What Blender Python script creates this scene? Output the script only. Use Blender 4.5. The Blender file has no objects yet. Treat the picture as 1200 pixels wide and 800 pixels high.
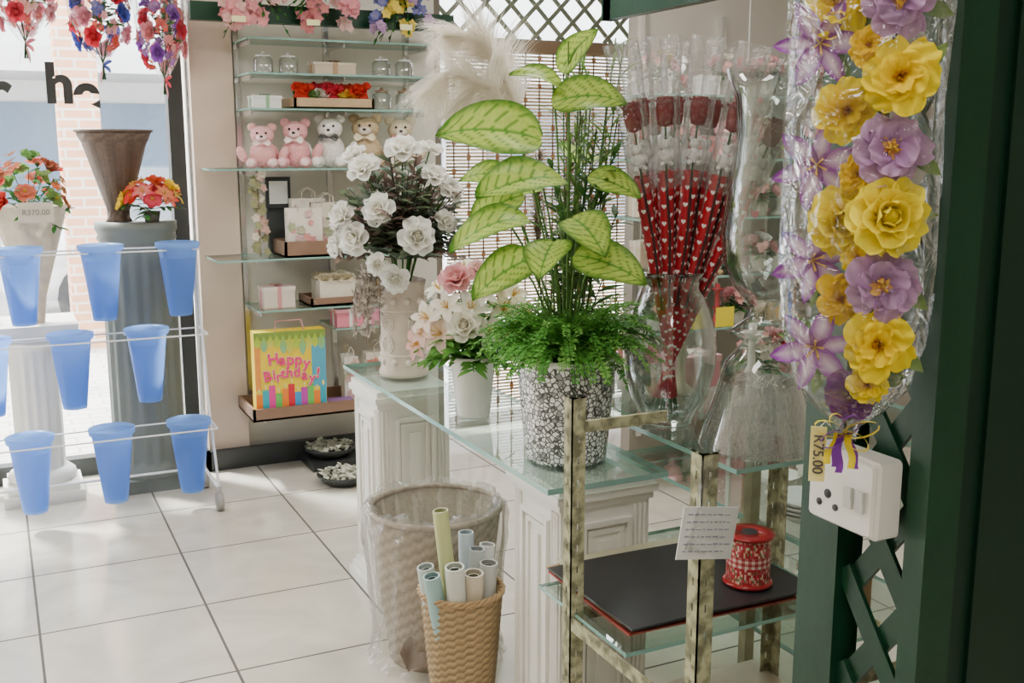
import bpy, math, random
from mathutils import Vector, Matrix
from math import sin, cos, pi, radians
R = random.Random(11)
V = Vector
SC = bpy.context.scene

# ------------------------------------------------------------ materials
MC = {}
def _new(name):
    m = bpy.data.materials.new(name); m.use_nodes = True
    nt = m.node_tree
    for n in list(nt.nodes): nt.nodes.remove(n)
    o = nt.nodes.new('ShaderNodeOutputMaterial')
    return m, nt, o
def pm(name, col, rough=.5, metal=0., nscale=0, namt=.12, bump=0., bscale=60, spec=.5, emit=0):
    if name in MC: return MC[name]
    m, nt, o = _new(name)
    b = nt.nodes.new('ShaderNodeBsdfPrincipled')
    b.inputs['Base Color'].default_value = (*col, 1); b.inputs['Roughness'].default_value = rough
    b.inputs['Metallic'].default_value = metal; b.inputs['Specular IOR Level'].default_value = spec
    tc = nt.nodes.new('ShaderNodeTexCoord')
    n = nt.nodes.new('ShaderNodeTexNoise'); n.inputs['Scale'].default_value = nscale or 9; n.inputs['Detail'].default_value = 4
    nt.links.new(tc.outputs['Object'], n.inputs['Vector'])
    mx = nt.nodes.new('ShaderNodeMix'); mx.data_type = 'RGBA'
    mx.inputs[6].default_value = (*[c*(1-namt) for c in col], 1); mx.inputs[7].default_value = (*[min(1, c*(1+namt)) for c in col], 1)
    nt.links.new(n.outputs['Fac'], mx.inputs[0]); nt.links.new(mx.outputs[2], b.inputs['Base Color'])
    if namt > .4:
        mr = nt.nodes.new('ShaderNodeMapRange'); mr.inputs[1].default_value = .4; mr.inputs[2].default_value = .6
        nt.links.new(n.outputs['Fac'], mr.inputs[0]); nt.links.new(mr.outputs[0], mx.inputs[0])
    if bump:
        n2 = nt.nodes.new('ShaderNodeTexNoise'); n2.inputs['Scale'].default_value = bscale; n2.inputs['Detail'].default_value = 5
        nt.links.new(tc.outputs['Object'], n2.inputs['Vector'])
        bp = nt.nodes.new('ShaderNodeBump'); bp.inputs['Strength'].default_value = bump; bp.inputs['Distance'].default_value = .01
        nt.links.new(n2.outputs['Fac'], bp.inputs['Height']); nt.links.new(bp.outputs[0], b.inputs['Normal'])
    nt.links.new(b.outputs[0], o.inputs[0]); MC[name] = m; return m
def vm(name, transl=.25, rough=.5, nscale=40, namt=.15, bump=0., spec=.5):
    if name in MC: return MC[name]
    m, nt, o = _new(name)
    at = nt.nodes.new('ShaderNodeAttribute'); at.attribute_name = 'Col'
    tc = nt.nodes.new('ShaderNodeTexCoord')
    n = nt.nodes.new('ShaderNodeTexNoise'); n.inputs['Scale'].default_value = nscale
    nt.links.new(tc.outputs['Object'], n.inputs['Vector'])
    mr = nt.nodes.new('ShaderNodeMapRange'); mr.inputs[3].default_value = 1-namt; mr.inputs[4].default_value = 1+namt
    nt.links.new(n.outputs['Fac'], mr.inputs[0])
    mu = nt.nodes.new('ShaderNodeVectorMath'); mu.operation = 'SCALE'
    nt.links.new(at.outputs['Color'], mu.inputs[0]); nt.links.new(mr.outputs[0], mu.inputs['Scale'])
    b = nt.nodes.new('ShaderNodeBsdfPrincipled'); b.inputs['Roughness'].default_value = rough; b.inputs['Specular IOR Level'].default_value = spec
    nt.links.new(mu.outputs[0], b.inputs['Base Color'])
    if bump:
        bp = nt.nodes.new('ShaderNodeBump'); bp.inputs['Strength'].default_value = bump; bp.inputs['Distance'].default_value = .01
        nt.links.new(n.outputs['Fac'], bp.inputs['Height']); nt.links.new(bp.outputs[0], b.inputs['Normal'])
    out = b.outputs[0]
    if transl:
        t = nt.nodes.new('ShaderNodeBsdfTranslucent'); nt.links.new(mu.outputs[0], t.inputs[0])
        ms = nt.nodes.new('ShaderNodeMixShader'); ms.inputs[0].default_value = transl
        nt.links.new(b.outputs[0], ms.inputs[1]); nt.links.new(t.outputs[0], ms.inputs[2]); out = ms.outputs[0]
    nt.links.new(out, o.inputs[0])
    MC[name] = m; return m
def glass(name, tint=(.96, .99, .98), k=.7, base=.05, power=3, rough=.03, bump=0, bscale=30, edge=None, milky=0, epow=3.5):
    if name in MC: return MC[name]
    m, nt, o = _new(name)
    t = nt.nodes.new('ShaderNodeBsdfTransparent'); t.inputs[0].default_value = (*tint, 1)
    g = nt.nodes.new('ShaderNodeBsdfGlossy'); g.inputs['Roughness'].default_value = rough
    lw = nt.nodes.new('ShaderNodeLayerWeight'); lw.inputs[0].default_value = .5
    p = nt.nodes.new('ShaderNodeMath'); p.operation = 'POWER'; p.inputs[1].default_value = power
    ma = nt.nodes.new('ShaderNodeMath'); ma.operation = 'MULTIPLY_ADD'; ma.inputs[1].default_value = k; ma.inputs[2].default_value = base
    nt.links.new(lw.outputs['Facing'], p.inputs[0]); nt.links.new(p.outputs[0], ma.inputs[0])
    if edge:
        p2 = nt.nodes.new('ShaderNodeMath'); p2.operation = 'POWER'; p2.inputs[1].default_value = epow
        nt.links.new(lw.outputs['Facing'], p2.inputs[0])
        mx = nt.nodes.new('ShaderNodeMix'); mx.data_type = 'RGBA'; mx.inputs[6].default_value = (*tint, 1); mx.inputs[7].default_value = (*edge, 1)
        nt.links.new(p2.outputs[0], mx.inputs[0]); nt.links.new(mx.outputs[2], t.inputs[0])
    if bump:
        tc = nt.nodes.new('ShaderNodeTexCoord'); n = nt.nodes.new('ShaderNodeTexNoise'); n.inputs['Scale'].default_value = bscale; n.inputs['Detail'].default_value = 3
        n.inputs['Distortion'].default_value = 1.2
        nt.links.new(tc.outputs['Object'], n.inputs['Vector'])
        bp = nt.nodes.new('ShaderNodeBump'); bp.inputs['Strength'].default_value = bump; bp.inputs['Distance'].default_value = .02
        nt.links.new(n.outputs['Fac'], bp.inputs['Height'])
        nt.links.new(bp.outputs[0], g.inputs['Normal']); nt.links.new(bp.outputs[0], lw.inputs['Normal'])
    ms = nt.nodes.new('ShaderNodeMixShader'); nt.links.new(ma.outputs[0], ms.inputs[0])
    nt.links.new(t.outputs[0], ms.inputs[1]); nt.links.new(g.outputs[0], ms.inputs[2]); out = ms.outputs[0]
    if milky:
        d = nt.nodes.new('ShaderNodeBsdfTranslucent'); d.inputs[0].default_value = (.85, .83, .8, 1)
        d2 = nt.nodes.new('ShaderNodeBsdfDiffuse'); d2.inputs[0].default_value = (.85, .83, .8, 1)
        m3 = nt.nodes.new('ShaderNodeMixShader'); m3.inputs[0].default_value = .5; nt.links.new(d.outputs[0], m3.inputs[1]); nt.links.new(d2.outputs[0], m3.inputs[2])
        m2 = nt.nodes.new('ShaderNodeMixShader'); m2.inputs[0].default_value = milky
        nt.links.new(out, m2.inputs[1]); nt.links.new(m3.outputs[0], m2.inputs[2]); out = m2.outputs[0]
    nt.links.new(out, o.inputs[0])
    MC[name] = m; return m
def tiles(name, c1, c2, grout, w, h, off, mortar=.004, rough=.2, offset=0., axis='XY', nscale=3.):
    if name in MC: return MC[name]
    m, nt, o = _new(name)
    tc = nt.nodes.new('ShaderNodeTexCoord')
    mp = nt.nodes.new('ShaderNodeMapping'); mp.inputs['Location'].default_value = (-off[0]+50*w, -off[1]+50*h, 0)
    if axis == 'XZ':
        sx = nt.nodes.new('ShaderNodeSeparateXYZ'); cx = nt.nodes.new('ShaderNodeCombineXYZ')
        nt.links.new(tc.outputs['Object'], sx.inputs[0]); nt.links.new(sx.outputs[0], cx.inputs[0]); nt.links.new(sx.outputs[2], cx.inputs[1])
        nt.links.new(cx.outputs[0], mp.inputs[0])
    else: nt.links.new(tc.outputs['Object'], mp.inputs[0])
    br = nt.nodes.new('ShaderNodeTexBrick'); br.offset = offset; br.squash = 1
    br.inputs['Scale'].default_value = 1; br.inputs['Brick Width'].default_value = w; br.inputs['Row Height'].default_value = h
    br.inputs['Mortar Size'].default_value = mortar; br.inputs['Mortar Smooth'].default_value = .1
    br.inputs['Color1'].default_value = (*c1, 1); br.inputs['Color2'].default_value = (*c2, 1); br.inputs['Mortar'].default_value = (*grout, 1)
    nt.links.new(mp.outputs[0], br.inputs[0])
    n = nt.nodes.new('ShaderNodeTexNoise'); n.inputs['Scale'].default_value = nscale; n.inputs['Detail'].default_value = 7; n.inputs['Distortion'].default_value = 1.5
    nt.links.new(tc.outputs['Object'], n.inputs[0])
    mr = nt.nodes.new('ShaderNodeMapRange'); mr.inputs[1].default_value = .3; mr.inputs[2].default_value = .7; mr.inputs[3].default_value = .86; mr.inputs[4].default_value = 1.06
    nt.links.new(n.outputs['Fac'], mr.inputs[0])
    mu = nt.nodes.new('ShaderNodeVectorMath'); mu.operation = 'SCALE'
    nt.links.new(br.outputs['Color'], mu.inputs[0]); nt.links.new(mr.outputs[0], mu.inputs['Scale'])
    b = nt.nodes.new('ShaderNodeBsdfPrincipled'); nt.links.new(mu.outputs[0], b.inputs['Base Color'])
    r2 = nt.nodes.new('ShaderNodeMapRange'); r2.inputs[3].default_value = rough; r2.inputs[4].default_value = .8
    nt.links.new(br.outputs['Fac'], r2.inputs[0]); nt.links.new(r2.outputs[0], b.inputs['Roughness'])
    bp = nt.nodes.new('ShaderNodeBump'); bp.inputs['Strength'].default_value = .3; bp.inputs['Distance'].default_value = -.003
    nt.links.new(br.outputs['Fac'], bp.inputs['Height']); nt.links.new(bp.outputs[0], b.inputs['Normal'])
    nt.links.new(b.outputs[0], o.inputs[0]); MC[name] = m; return m

# ------------------------------------------------------------ mesh builder
def lerp(a, b, t): return tuple(a[i]+(b[i]-a[i])*t for i in range(3))
class MB:
    def __init__(s): s.v = []; s.f = []; s.c = []; s.mi = []; s.sm = []
    def add(s, vs, fs, col=(1, 1, 1), mi=0, smooth=True, M=None):
        o = len(s.v)
        for v in vs: s.v.append(M @ V(v) if M is not None else V(v))
        if isinstance(col, list): s.c += col
        else: s.c += [col]*len(vs)
        for k, f in enumerate(fs):
            s.f.append([i+o for i in f]); s.mi.append(mi[k] if isinstance(mi, list) else mi); s.sm.append(smooth)
        return s
    def box(s, c, d, col=(1, 1, 1), mi=0, M=None):
        x, y, z = c; a, b, h = d[0]/2, d[1]/2, d[2]/2
        vs = [(x+i*a, y+j*b, z+k*h) for i in (-1, 1) for j in (-1, 1) for k in (-1, 1)]
        return s.add(vs, [(0, 1, 3, 2), (4, 6, 7, 5), (0, 4, 5, 1), (2, 3, 7, 6), (0, 2, 6, 4), (1, 5, 7, 3)], col, mi, False, M)
    def bx(s, x0, x1, y0, y1, z0, z1, col=(1, 1, 1), mi=0, M=None):
        return s.box(((x0+x1)/2, (y0+y1)/2, (z0+z1)/2), (x1-x0, y1-y0, z1-z0), col, mi, M)
    def lathe(s, prof, seg=24, col=(1, 1, 1), mi=0, M=None, rmod=None, smooth=True, cmod=None, zmod=None):
        vs = []; cs = []; fs = []
        for j, p in enumerate(prof):
            for i in range(seg):
                r = p[0]
                if rmod: r = rmod(r, i, j)
                a = 2*pi*i/seg
                c = p[2] if len(p) > 2 else col
                if cmod: q = cmod(i, j); c = (c[0]*q, c[1]*q, c[2]*q)
                vs.append((r*cos(a), r*sin(a), p[1]+(zmod(i, j) if zmod else 0))); cs.append(c)
        for j in range(len(prof)-1):
            for i in range(seg):
                k = (i+1) % seg
                fs.append((j*seg+i, j*seg+k, (j+1)*seg+k, (j+1)*seg+i))
        return s.add(vs, fs, cs, mi, smooth, M)
    def cyl(s, p, q, r, r2=None, seg=10, col=(1, 1, 1), mi=0, M=None, cap=True):
        p = V(p); q = V(q); L = (q-p).length
        if L < 1e-6: return s
        T = Matrix.Translation(p) @ V((0, 0, 1)).rotation_difference(q-p).to_matrix().to_4x4()
        if M is not None: T = M @ T
        r2 = r if r2 is None else r2
        pr = [(r, 0), (r2, L)]
        if cap: pr = [(0.0001, 0), (r, 0)] + [(r2, L), (0.0001, L)]
        return s.lathe(pr, seg, col, mi, T, smooth=(not cap or seg > 8))
    def tube(s, pts, r, seg=6, col=(1, 1, 1), mi=0, M=None):
        pts = [V(p) for p in pts]; n = len(pts); vs = []; fs = []; cs = []
        up = V((.13, .21, 1)).normalized()
        for j, p in enumerate(pts):
            d = (pts[min(j+1, n-1)]-pts[max(j-1, 0)]).normalized()
            if abs(d.dot(up)) > .97: up = V((1, .1, 0)).normalized()
            a = d.cross(up).normalized(); b = d.cross(a)
            rr = r[j] if isinstance(r, (list, tuple)) else r
            for i in range(seg):
                t = 2*pi*i/seg; vs.append(p+a*cos(t)*rr+b*sin(t)*rr); cs.append(col[j] if isinstance(col, list) else col)
        for j in range(n-1):
            for i in range(seg):
                k = (i+1) % seg; fs.append((j*seg+i, j*seg+k, (j+1)*seg+k, (j+1)*seg+i))
        return s.add(vs, fs, cs, mi, True, M)
    def ell(s, c, r, col=(1, 1, 1), seg=14, rings=9, mi=0, M=None):
        T = Matrix.Translation(V(c)) @ Matrix.Diagonal((r[0], r[1], r[2], 1))
        if M is not None: T = M @ T
        return s.lathe([(max(sin(pi*j/rings), .001), -cos(pi*j/rings)) for j in range(rings+1)], seg, col, mi, T)
    def petal(s, M, L, W, th0=.4, curl=-.5, c1=(1, 1, 1), c2=(1, 1, 1), cup=.2, nv=5, nu=2, peak=.6, wav=0., mi=0, fold=0., cm=None, pw=.75, blunt=1., ph=0.):
        vs = []; cs = []; fs = []; x = z = 0; w = 2*nu+1; e = math.log(.5)/math.log(peak)
        for j in range(nv+1):
            t = j/nv; th = th0+curl*t
            if j: x += L/nv*cos(th); z += L/nv*sin(th)
            ww = W*.5*max(sin(pi*(t*blunt)**e), .0)**pw
            if j == 0: ww = W*.06
            for i in range(-nu, nu+1):
                q = i/nu
                h = cup*W*q*q+fold*abs(q)*ww+wav*sin(9*t+6*q+ph)*(abs(q)*.7+t*t*.6)*W
                xx = -abs(q)**3*L*.06*t if blunt < 1 else 0
                vs.append((x-sin(th)*h+xx, q*ww, z+cos(th)*h))
                if cm: cs.append(cm(t, q))
                else: cs.append(lerp(c1, c2, t))
        for j in range(nv):
            for i in range(2*nu):
                a = j*w+i; fs.append((a, a+1, a+w+1, a+w))
        return s.add(vs, fs, cs, mi, True, M)
def frame(p, n=(0, 0, 1), spin=0, sc=1.):
    n = V(n).normalized()
    return Matrix.Translation(V(p)) @ V((0, 0, 1)).rotation_difference(n).to_matrix().to_4x4() @ Matrix.Rotation(spin, 4, 'Z') @ Matrix.Scale(sc, 4)
def RZ(a): return Matrix.Rotation(a, 4, 'Z')

# ------------------------------------------------------------ objects
def mesh_of(name, mb, mats):
    me = bpy.data.meshes.new(name); me.from_pydata([tuple(v) for v in mb.v], [], mb.f)
    for m in mats: me.materials.append(m)
    me.polygons.foreach_set('material_index', mb.mi); me.polygons.foreach_set('use_smooth', mb.sm)
    ca = me.color_attributes.new('Col', 'FLOAT_COLOR', 'POINT')
    fl = []
    for c in mb.c: fl += [c[0], c[1], c[2], 1]
    ca.data.foreach_set('color', fl); me.update(); return me
def link(o): SC.collection.objects.link(o); return o
def meta(o, label, cat, group, kind):
    if label: o['label'] = label
    if cat: o['category'] = cat
    if group: o['group'] = group
    if kind: o['kind'] = kind
def thing(name, label, cat, loc=(0, 0, 0), rz=0, group=None, kind=None, rot=None):
    o = bpy.data.objects.new(name, None); o.empty_display_size = .05; link(o)
    o.location = loc; o.rotation_euler = rot or (0, 0, rz); meta(o, label, cat, group, kind); return o
def part(par, name, mb, mats, label=None, loc=(0, 0, 0), rot=(0, 0, 0)):
    me = mb if isinstance(mb, bpy.types.Mesh) else mesh_of(name, mb, mats if isinstance(mats, list) else [mats])
    o = bpy.data.objects.new(name, me); link(o); o.parent = par; o.location = loc; o.rotation_euler = rot
    if label: o['label'] = label
    return o
def solo(name, label, cat, mb, mats, loc=(0, 0, 0), rz=0, group=None, kind=None, rot=None):
    me = mb if isinstance(mb, bpy.types.Mesh) else mesh_of(name, mb, mats if isinstance(mats, list) else [mats])
    o = bpy.data.objects.new(name, me); link(o); o.location = loc; o.rotation_euler = rot or (0, 0, rz)
    meta(o, label, cat, group, kind); return o
def dup(root, loc, rz=0, rot=None, sc=None, label=None):
    def cp(o, par):
        n = o.copy(); link(n)
        if par: n.parent = par
        for ch in list(o.children): cp(ch, n)
        return n
    n = cp(root, None); n.location = loc; n.rotation_euler = rot or (0, 0, rz)
    if sc: n.scale = (sc, sc, sc)
    if label: n['label'] = label
    return n
def struct(name, mb, mats, label=None):
    return solo(name, label, None, mb, mats, kind='structure')
def text_mesh(body, size, ext=.001, offset=0., align='CENTER', line=1.):
    c = bpy.data.curves.new('txt', 'FONT'); c.body = body; c.size = size; c.extrude = ext; c.offset = offset; c.align_x = align; c.align_y = 'CENTER'; c.space_line = line
    o = bpy.data.objects.new('txt', c); link(o)
    bpy.context.view_layer.update()
    me = bpy.data.meshes.new_from_object(o.evaluated_get(bpy.context.evaluated_depsgraph_get()))
    bpy.data.objects.remove(o); return me
def tpart(par, name, body, size, mat, loc, rot, offset=0., label=None, line=1.):
    me = text_mesh(body, size, offset=offset, line=line); me.materials.append(mat)
    return part(par, name, me, None, label, loc, rot)

# materials
PET = vm('petal_cloth', .35, .7, 60, .08, spec=.25)
LEAF = vm('leaf_cloth', .4, .45, 50, .2, spec=.3)
PAINT = vm('painted', 0, .45, 30, .06)
GLOS = vm('glossy_paint', 0, .18, 20, .05)
MATTE = vm('matte_fibre', 0, .9, 90, .25, .6)
WICK = vm('wicker_cane', 0, .6, 70, .25, .3, spec=.3)
GL = glass('clear_glass', (.95, .98, .97), .9, .1, 1.8, .03, edge=(.15, .18, .17), epow=2.3)
GLT = glass('table_glass', (.86, .95, .92), .5, .09, 2.2, .02)
SHG = glass('shelf_glass', (.9, .96, .94), .5, .1, 2.2, .03)
WING = glass('window_glass', (.98, .99, 1), .3, .02, 3, .02)
CEL = glass('cellophane', (.97, .97, .97), .55, .04, 2., .1, .8, 30)
CELG = glass('garland_cellophane', (.97, .97, .97), .6, .05, 2., .06, 1., 22)
SLV = glass('frosty_sleeve', (.96, .96, .96), .6, .06, 1.6, .12, .8, 30, milky=.07)
PLA = glass('thin_plastic_bag', (.93, .92, .9), .3, .06, 1.4, .25, .9, 22, milky=.08)
BELL = glass('crinkled_netting', (.93, .93, .92), .4, .08, 1.2, .3, 1., 80, milky=.2)
EDGE = pm('glass_edge_green', (.25, .45, .4), .15)
GREEN = pm('dark_green_gloss_paint', (.003, .038, .016), .4, 0, 5, .25, .15, 25, .35)
WHT = pm('white_paint', (.82, .8, .74), .4, 0, 6, .05)
CHR = pm('chrome', (.75, .75, .75), .2, .9)
WIRE = pm('white_coated_wire', (.8, .82, .85), .4)
DARK = pm('dark_frame', (.03, .035, .035), .4)

GRN = (.05, .2, .03); DGR = (.02, .09, .02); LGR = (.17, .4, .07)

# ------------------------------------------------------------ flowers
def rose(mb, M, r, col, tip=None, rings=4, nv=6, nu=2, wav=.035):
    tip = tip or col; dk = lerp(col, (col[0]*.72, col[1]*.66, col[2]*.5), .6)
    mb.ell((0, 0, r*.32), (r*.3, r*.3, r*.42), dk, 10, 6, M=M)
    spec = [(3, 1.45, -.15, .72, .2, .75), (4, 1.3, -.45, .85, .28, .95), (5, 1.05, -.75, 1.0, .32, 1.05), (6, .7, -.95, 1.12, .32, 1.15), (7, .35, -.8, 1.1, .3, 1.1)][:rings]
    for k, (n, th, cu, L, base, W) in enumerate(spec):
        for i in range(n):
            a = 2*pi*i/n+k*.6+R.uniform(-.15, .15)
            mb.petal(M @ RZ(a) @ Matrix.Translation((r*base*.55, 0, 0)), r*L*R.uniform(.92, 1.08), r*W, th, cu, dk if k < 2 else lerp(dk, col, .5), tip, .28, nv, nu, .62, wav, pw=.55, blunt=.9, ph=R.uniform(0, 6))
def openfl(mb, M, r, c1, c2, n=6, cen=(.8, .55, .05), th=.3, W=.95, layers=2, nv=5, nu=2, wav=.06):
    for k in range(layers):
        for i in range(n-k):
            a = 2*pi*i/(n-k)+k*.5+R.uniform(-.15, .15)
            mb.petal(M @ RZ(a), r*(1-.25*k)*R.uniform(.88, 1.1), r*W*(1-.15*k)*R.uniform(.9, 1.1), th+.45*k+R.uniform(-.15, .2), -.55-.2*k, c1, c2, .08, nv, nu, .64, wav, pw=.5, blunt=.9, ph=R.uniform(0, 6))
    for i in range(12):
        a = R.uniform(0, 6.3); rr = R.uniform(.05, .2); d = V((cos(a)*r*rr, sin(a)*r*rr, r*.3))
        mb.cyl(M @ V((0, 0, 0)), M @ d, r*.02, r*.035, 5, cen)
def lily(mb, M, r, c1, c2, cen=(.75, .5, .1), W=1.3, cm=None):
    for k in range(6):
        mb.petal(M @ RZ(k*pi/3), r*1.1, r*(.42 if k % 2 else .34)*W, .95, -1.35, c1, c2, .1, 7, 2, .5, .03, ph=k, cm=cm)
    for k in range(5):
        a = k*1.25; mb.cyl(M @ V((0, 0, 0)), M @ V((cos(a)*r*.2, sin(a)*r*.2, r*.6)), r*.015, r*.03, 4, cen)
def tiny(mb, M, r, col, cen=(.8, .6, .2)):
    for k in range(5):
        mb.petal(M @ RZ(k*1.2566), r, r*.9, .45, -.5, lerp(col, cen, .3), col, .1, 2, 1, .6)
def hemi(k, n, up=.2, rnd=.25):
    a = k*2.39996; z = 1-(1-up)*(k+.5)/n; rr = math.sqrt(max(0, 1-z*z))
    return V((cos(a)*rr+R.uniform(-rnd, rnd)*.3, sin(a)*rr+R.uniform(-rnd, rnd)*.3, z+R.uniform(-rnd, rnd)*.2)).normalized()
def leafspray(mb, base, tip, n, L, W, c1, c2, droop=.2):
    base = V(base); tip = V(tip); d = (tip-base)
    pts = [base+d*t+V((0, 0, -droop*t*t*d.length)) for t in (0, .25, .5, .75, 1)]
    mb.tube(pts, .0018, 5, c1)
    for k in range(n):
        t = .25+.75*k/n; i = min(int(t*4), 3); f = t*4-i; p = pts[i].lerp(pts[i+1], f)
        dirv = (pts[i+1]-pts[i]).normalized()
        side = dirv.cross(V((0, 0, 1))); side = side.normalized() if side.length > .01 else V((1, 0, 0))
        o = (side*(1 if k % 2 else -1)+dirv*.7+V((0, 0, R.uniform(-.3, .3)))).normalized()
        u = o.orthogonal().normalized()
        nrm = (V((0, R.uniform(-.6, 0), 1))-o*o.z); nrm = (nrm-o*nrm.dot(o)); nrm = nrm.normalized() if nrm.length > .05 else u
        T = Matrix.Translation(p) @ Matrix((o, nrm.cross(o), nrm)).transposed().to_4x4()
        mb.petal(T, L*R.uniform(.8, 1.2), W, R.uniform(-.1, .4), -.5, c1, c2, .1, 3, 1, .45)

# ============================================================ STRUCTURE
fl = MB().bx(-3.2, 5.2, -2.6, 5.5, -.05, 0)
struct('floor', fl, tiles('cream_floor_tiles', (.7, .655, .56), (.64, .6, .51), (.11, .1, .085), .54, .54, (.575, 4.21), .0045, .14))
struct('ceiling', MB().bx(-3.2, 5.2, -2.6, 5.6, 2.9, 2.95), pm('ceiling_white', (.75, .73, .68), .8))
WALLM = pm('beige_wall_paint', (.66, .53, .43), .7, 0, 4, .06, .05, 80)
CREAM = pm('cream_wall', (.72, .68, .59), .7, 0, 4, .05)
struct('wall_left', MB().bx(-3.3, -3.2, -2.6, 5.5, 0, 2.9), CREAM)
struct('wall_right', MB().bx(5.2, 5.3, -2.6, 5.6, 0, 2.9), CREAM)
struct('wall_rear', MB().bx(-3.2, 5.2, -2.7, -2.6, 0, 2.9), CREAM)
struct('wall_front', MB().bx(.9, 2.15, 5.36, 5.6, 0, 2.9), pm('pale_back_wall', (.74, .71, .63), .6, 0, 4, .05))
struct('wall_column', MB().bx(.89, 1.09, 5.3, 5.36, .1, 2.9), WALLM)
struct('wall_partition', MB().bx(2.74, 5.2, 4.32, 4.4, 0, 2.9), pm('grey_brown_wall', (.36, .33, .29), .5, 0, 4, .15))
struct('wall_side', MB().bx(3.6, 5.2, 5.5, 5.6, 0, 2.9), CREAM)
struct('wall_header', MB().bx(-3.2, .9, 5.46, 5.56, 2.6, 2.9), CREAM)
struct('baseboard_front', MB().bx(.87, 2.15, 5.26, 5.3, 0, .1).bx(.87, .89, 5.26, 5.36, 0, .1), DARK)
fr = MB().bx(-3.2, .88, 5.46, 5.54, 0, .09).bx(-3.2, .88, 5.46, 5.54, 2.52, 2.6)
for x in (-3.15, -1.2, .84): fr.bx(x-.035, x+.035, 5.44, 5.54, 0, 2.6)
struct('trim_1', fr, DARK)
struct('window_1', MB().bx(-3.1, .8, 5.495, 5.503, .09, 2.52), WING)
struct('window_2', MB().bx(2.17, 3.58, 5.56, 5.568, .05, 2.85), WING)
struct('trim_2', MB().bx(2.15, 2.2, 5.4, 5.56, 0, 2.9).bx(3.53, 3.6, 5.45, 5.58, 0, 2.9).bx(2.2, 3.53, 5.5, 5.56, 0, .07).bx(2.2, 3.53, 5.47, 5.55, 2.12, 2.18), pm('window_timber', (.2, .17, .14), .5))

def lattice(mb, u0, u1, v0, v1, pitch, w, th, f, slope=1., both=True, col=(1, 1, 1)):
    for sg in ((1, -1) if both else (1,)):
        c = -4.
        while c < 6:
            pts = []
            for u in (u0, u1):
                v = sg*slope*(u-u0)+v0+c
                if v0 <= v <= v1: pts.append((u, v))
            for v in (v0, v1):
                u = u0+(v-v0-c)/(sg*slope)
                if u0 < u < u1: pts.append((u, v))
            if len(pts) >= 2:
                (a, b), (d, e) = pts[0], pts[1]
                L = math.hypot(d-a, e-b)
                if L > w:
                    nx, ny = -(e-b)/L*w/2, (d-a)/L*w/2
                    t0 = 0 if sg > 0 else th
                    q = [(a+nx, b+ny), (d+nx, e+ny), (d-nx, e-ny), (a-nx, b-ny)]
                    vs = [f(x, y, t0) for x, y in q]+[f(x, y, t0+th) for x, y in q]
                    mb.add(vs, [(0, 1, 2, 3), (7, 6, 5, 4), (0, 4, 5, 1), (1, 5, 6, 2), (2, 6, 7, 3), (3, 7, 4, 0)], col, 0, False)
            c += pitch
    return mb
solo('window_lattice', 'dark timber criss-cross lattice fixed across the bright upper window', 'lattice',
     lattice(MB(), 2.2, 3.53, 2.18, 2.88, .155, .024, .008, lambda u, v, w: (u, 5.49+w, v), 1.), pm('lattice_olive', (.2, .23, .17), .5))

bl = MB(); z = .13
while z < 2.12:
    c = R.choice([(.45, .34, .22), (.56, .46, .33), (.62, .53, .41), (.36, .28, .18)])
    bl.bx(2.22, 3.5, 5.38, 5.386, z, z+.0108, c); z += .0185
for i in range(15):
    x = 2.26+i*.086; bl.bx(x, x+.006, 5.374, 5.38, .12, 2.12, (.24, .15, .08))
    for j in range(26):
        if (i+j) % 2: bl.bx(x-.006, x+.012, 5.37, 5.38, .16+j*.076, .185+j*.076, (.5, .27, .12))
th_ = thing('bamboo_blind', 'brown bamboo slat roller blind with stitched cords over bright window', 'blind')
part(th_, 'slats', bl, vm('bamboo', .45, .6, 30, .2))
part(th_, 'head_rail', MB().bx(2.2, 3.52, 5.36, 5.4, 2.1, 2.16), pm('rail_wood', (.25, .17, .1), .5))

# ============================================================ EXTERIOR
solo('pavement', 'sunlit paved sidewalk and roadway outside the shop', 'ground', MB().bx(-14, 16, 5.56, 26, -.06, -.01), tiles('street_pavers', (.58, .55, .51), (.52, .49, .46), (.36, .34, .32), .22, .11, (0, 0), .008, .8, .5), kind='stuff')
solo('brick_pillar', 'orange face-brick pillar of the arcade outside', 'pillar', MB().bx(.52, .82, 9, 9.35, -.01, 3.2), tiles('face_brick', (.64, .34, .2), (.56, .29, .17), (.62, .54, .48), .22, .075, (0, 0), .01, .8, .5, 'XZ'))
bd = thing('street_building', 'grey shop building across the street with dark windows', 'building', (0, 14, 0))
part(bd, 'facade', MB().bx(-12, 14, 0, .4, 0, 6), pm('grey_plaster', (.55, .55, .54), .8))
for i in range(7):
    x = -9.6+i*3.2
    part(bd, 'shop_window', MB().bx(x, x+2.5, -.05, 0, .6, 2.1), pm('dark_shop_window', (.13, .18, .25), .2))
part(bd, 'canopy', MB().bx(-12, 14, -1.8, 0, 2.35, 2.6), pm('canopy_grey', (.5, .5, .48), .7))
solo('awning_post', 'slim white steel post on the sidewalk', 'post', MB().cyl((0, 0, -.01), (0, 0, 3.2), .05, seg=14), WHT, (-.35, 8.6, 0))
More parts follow.
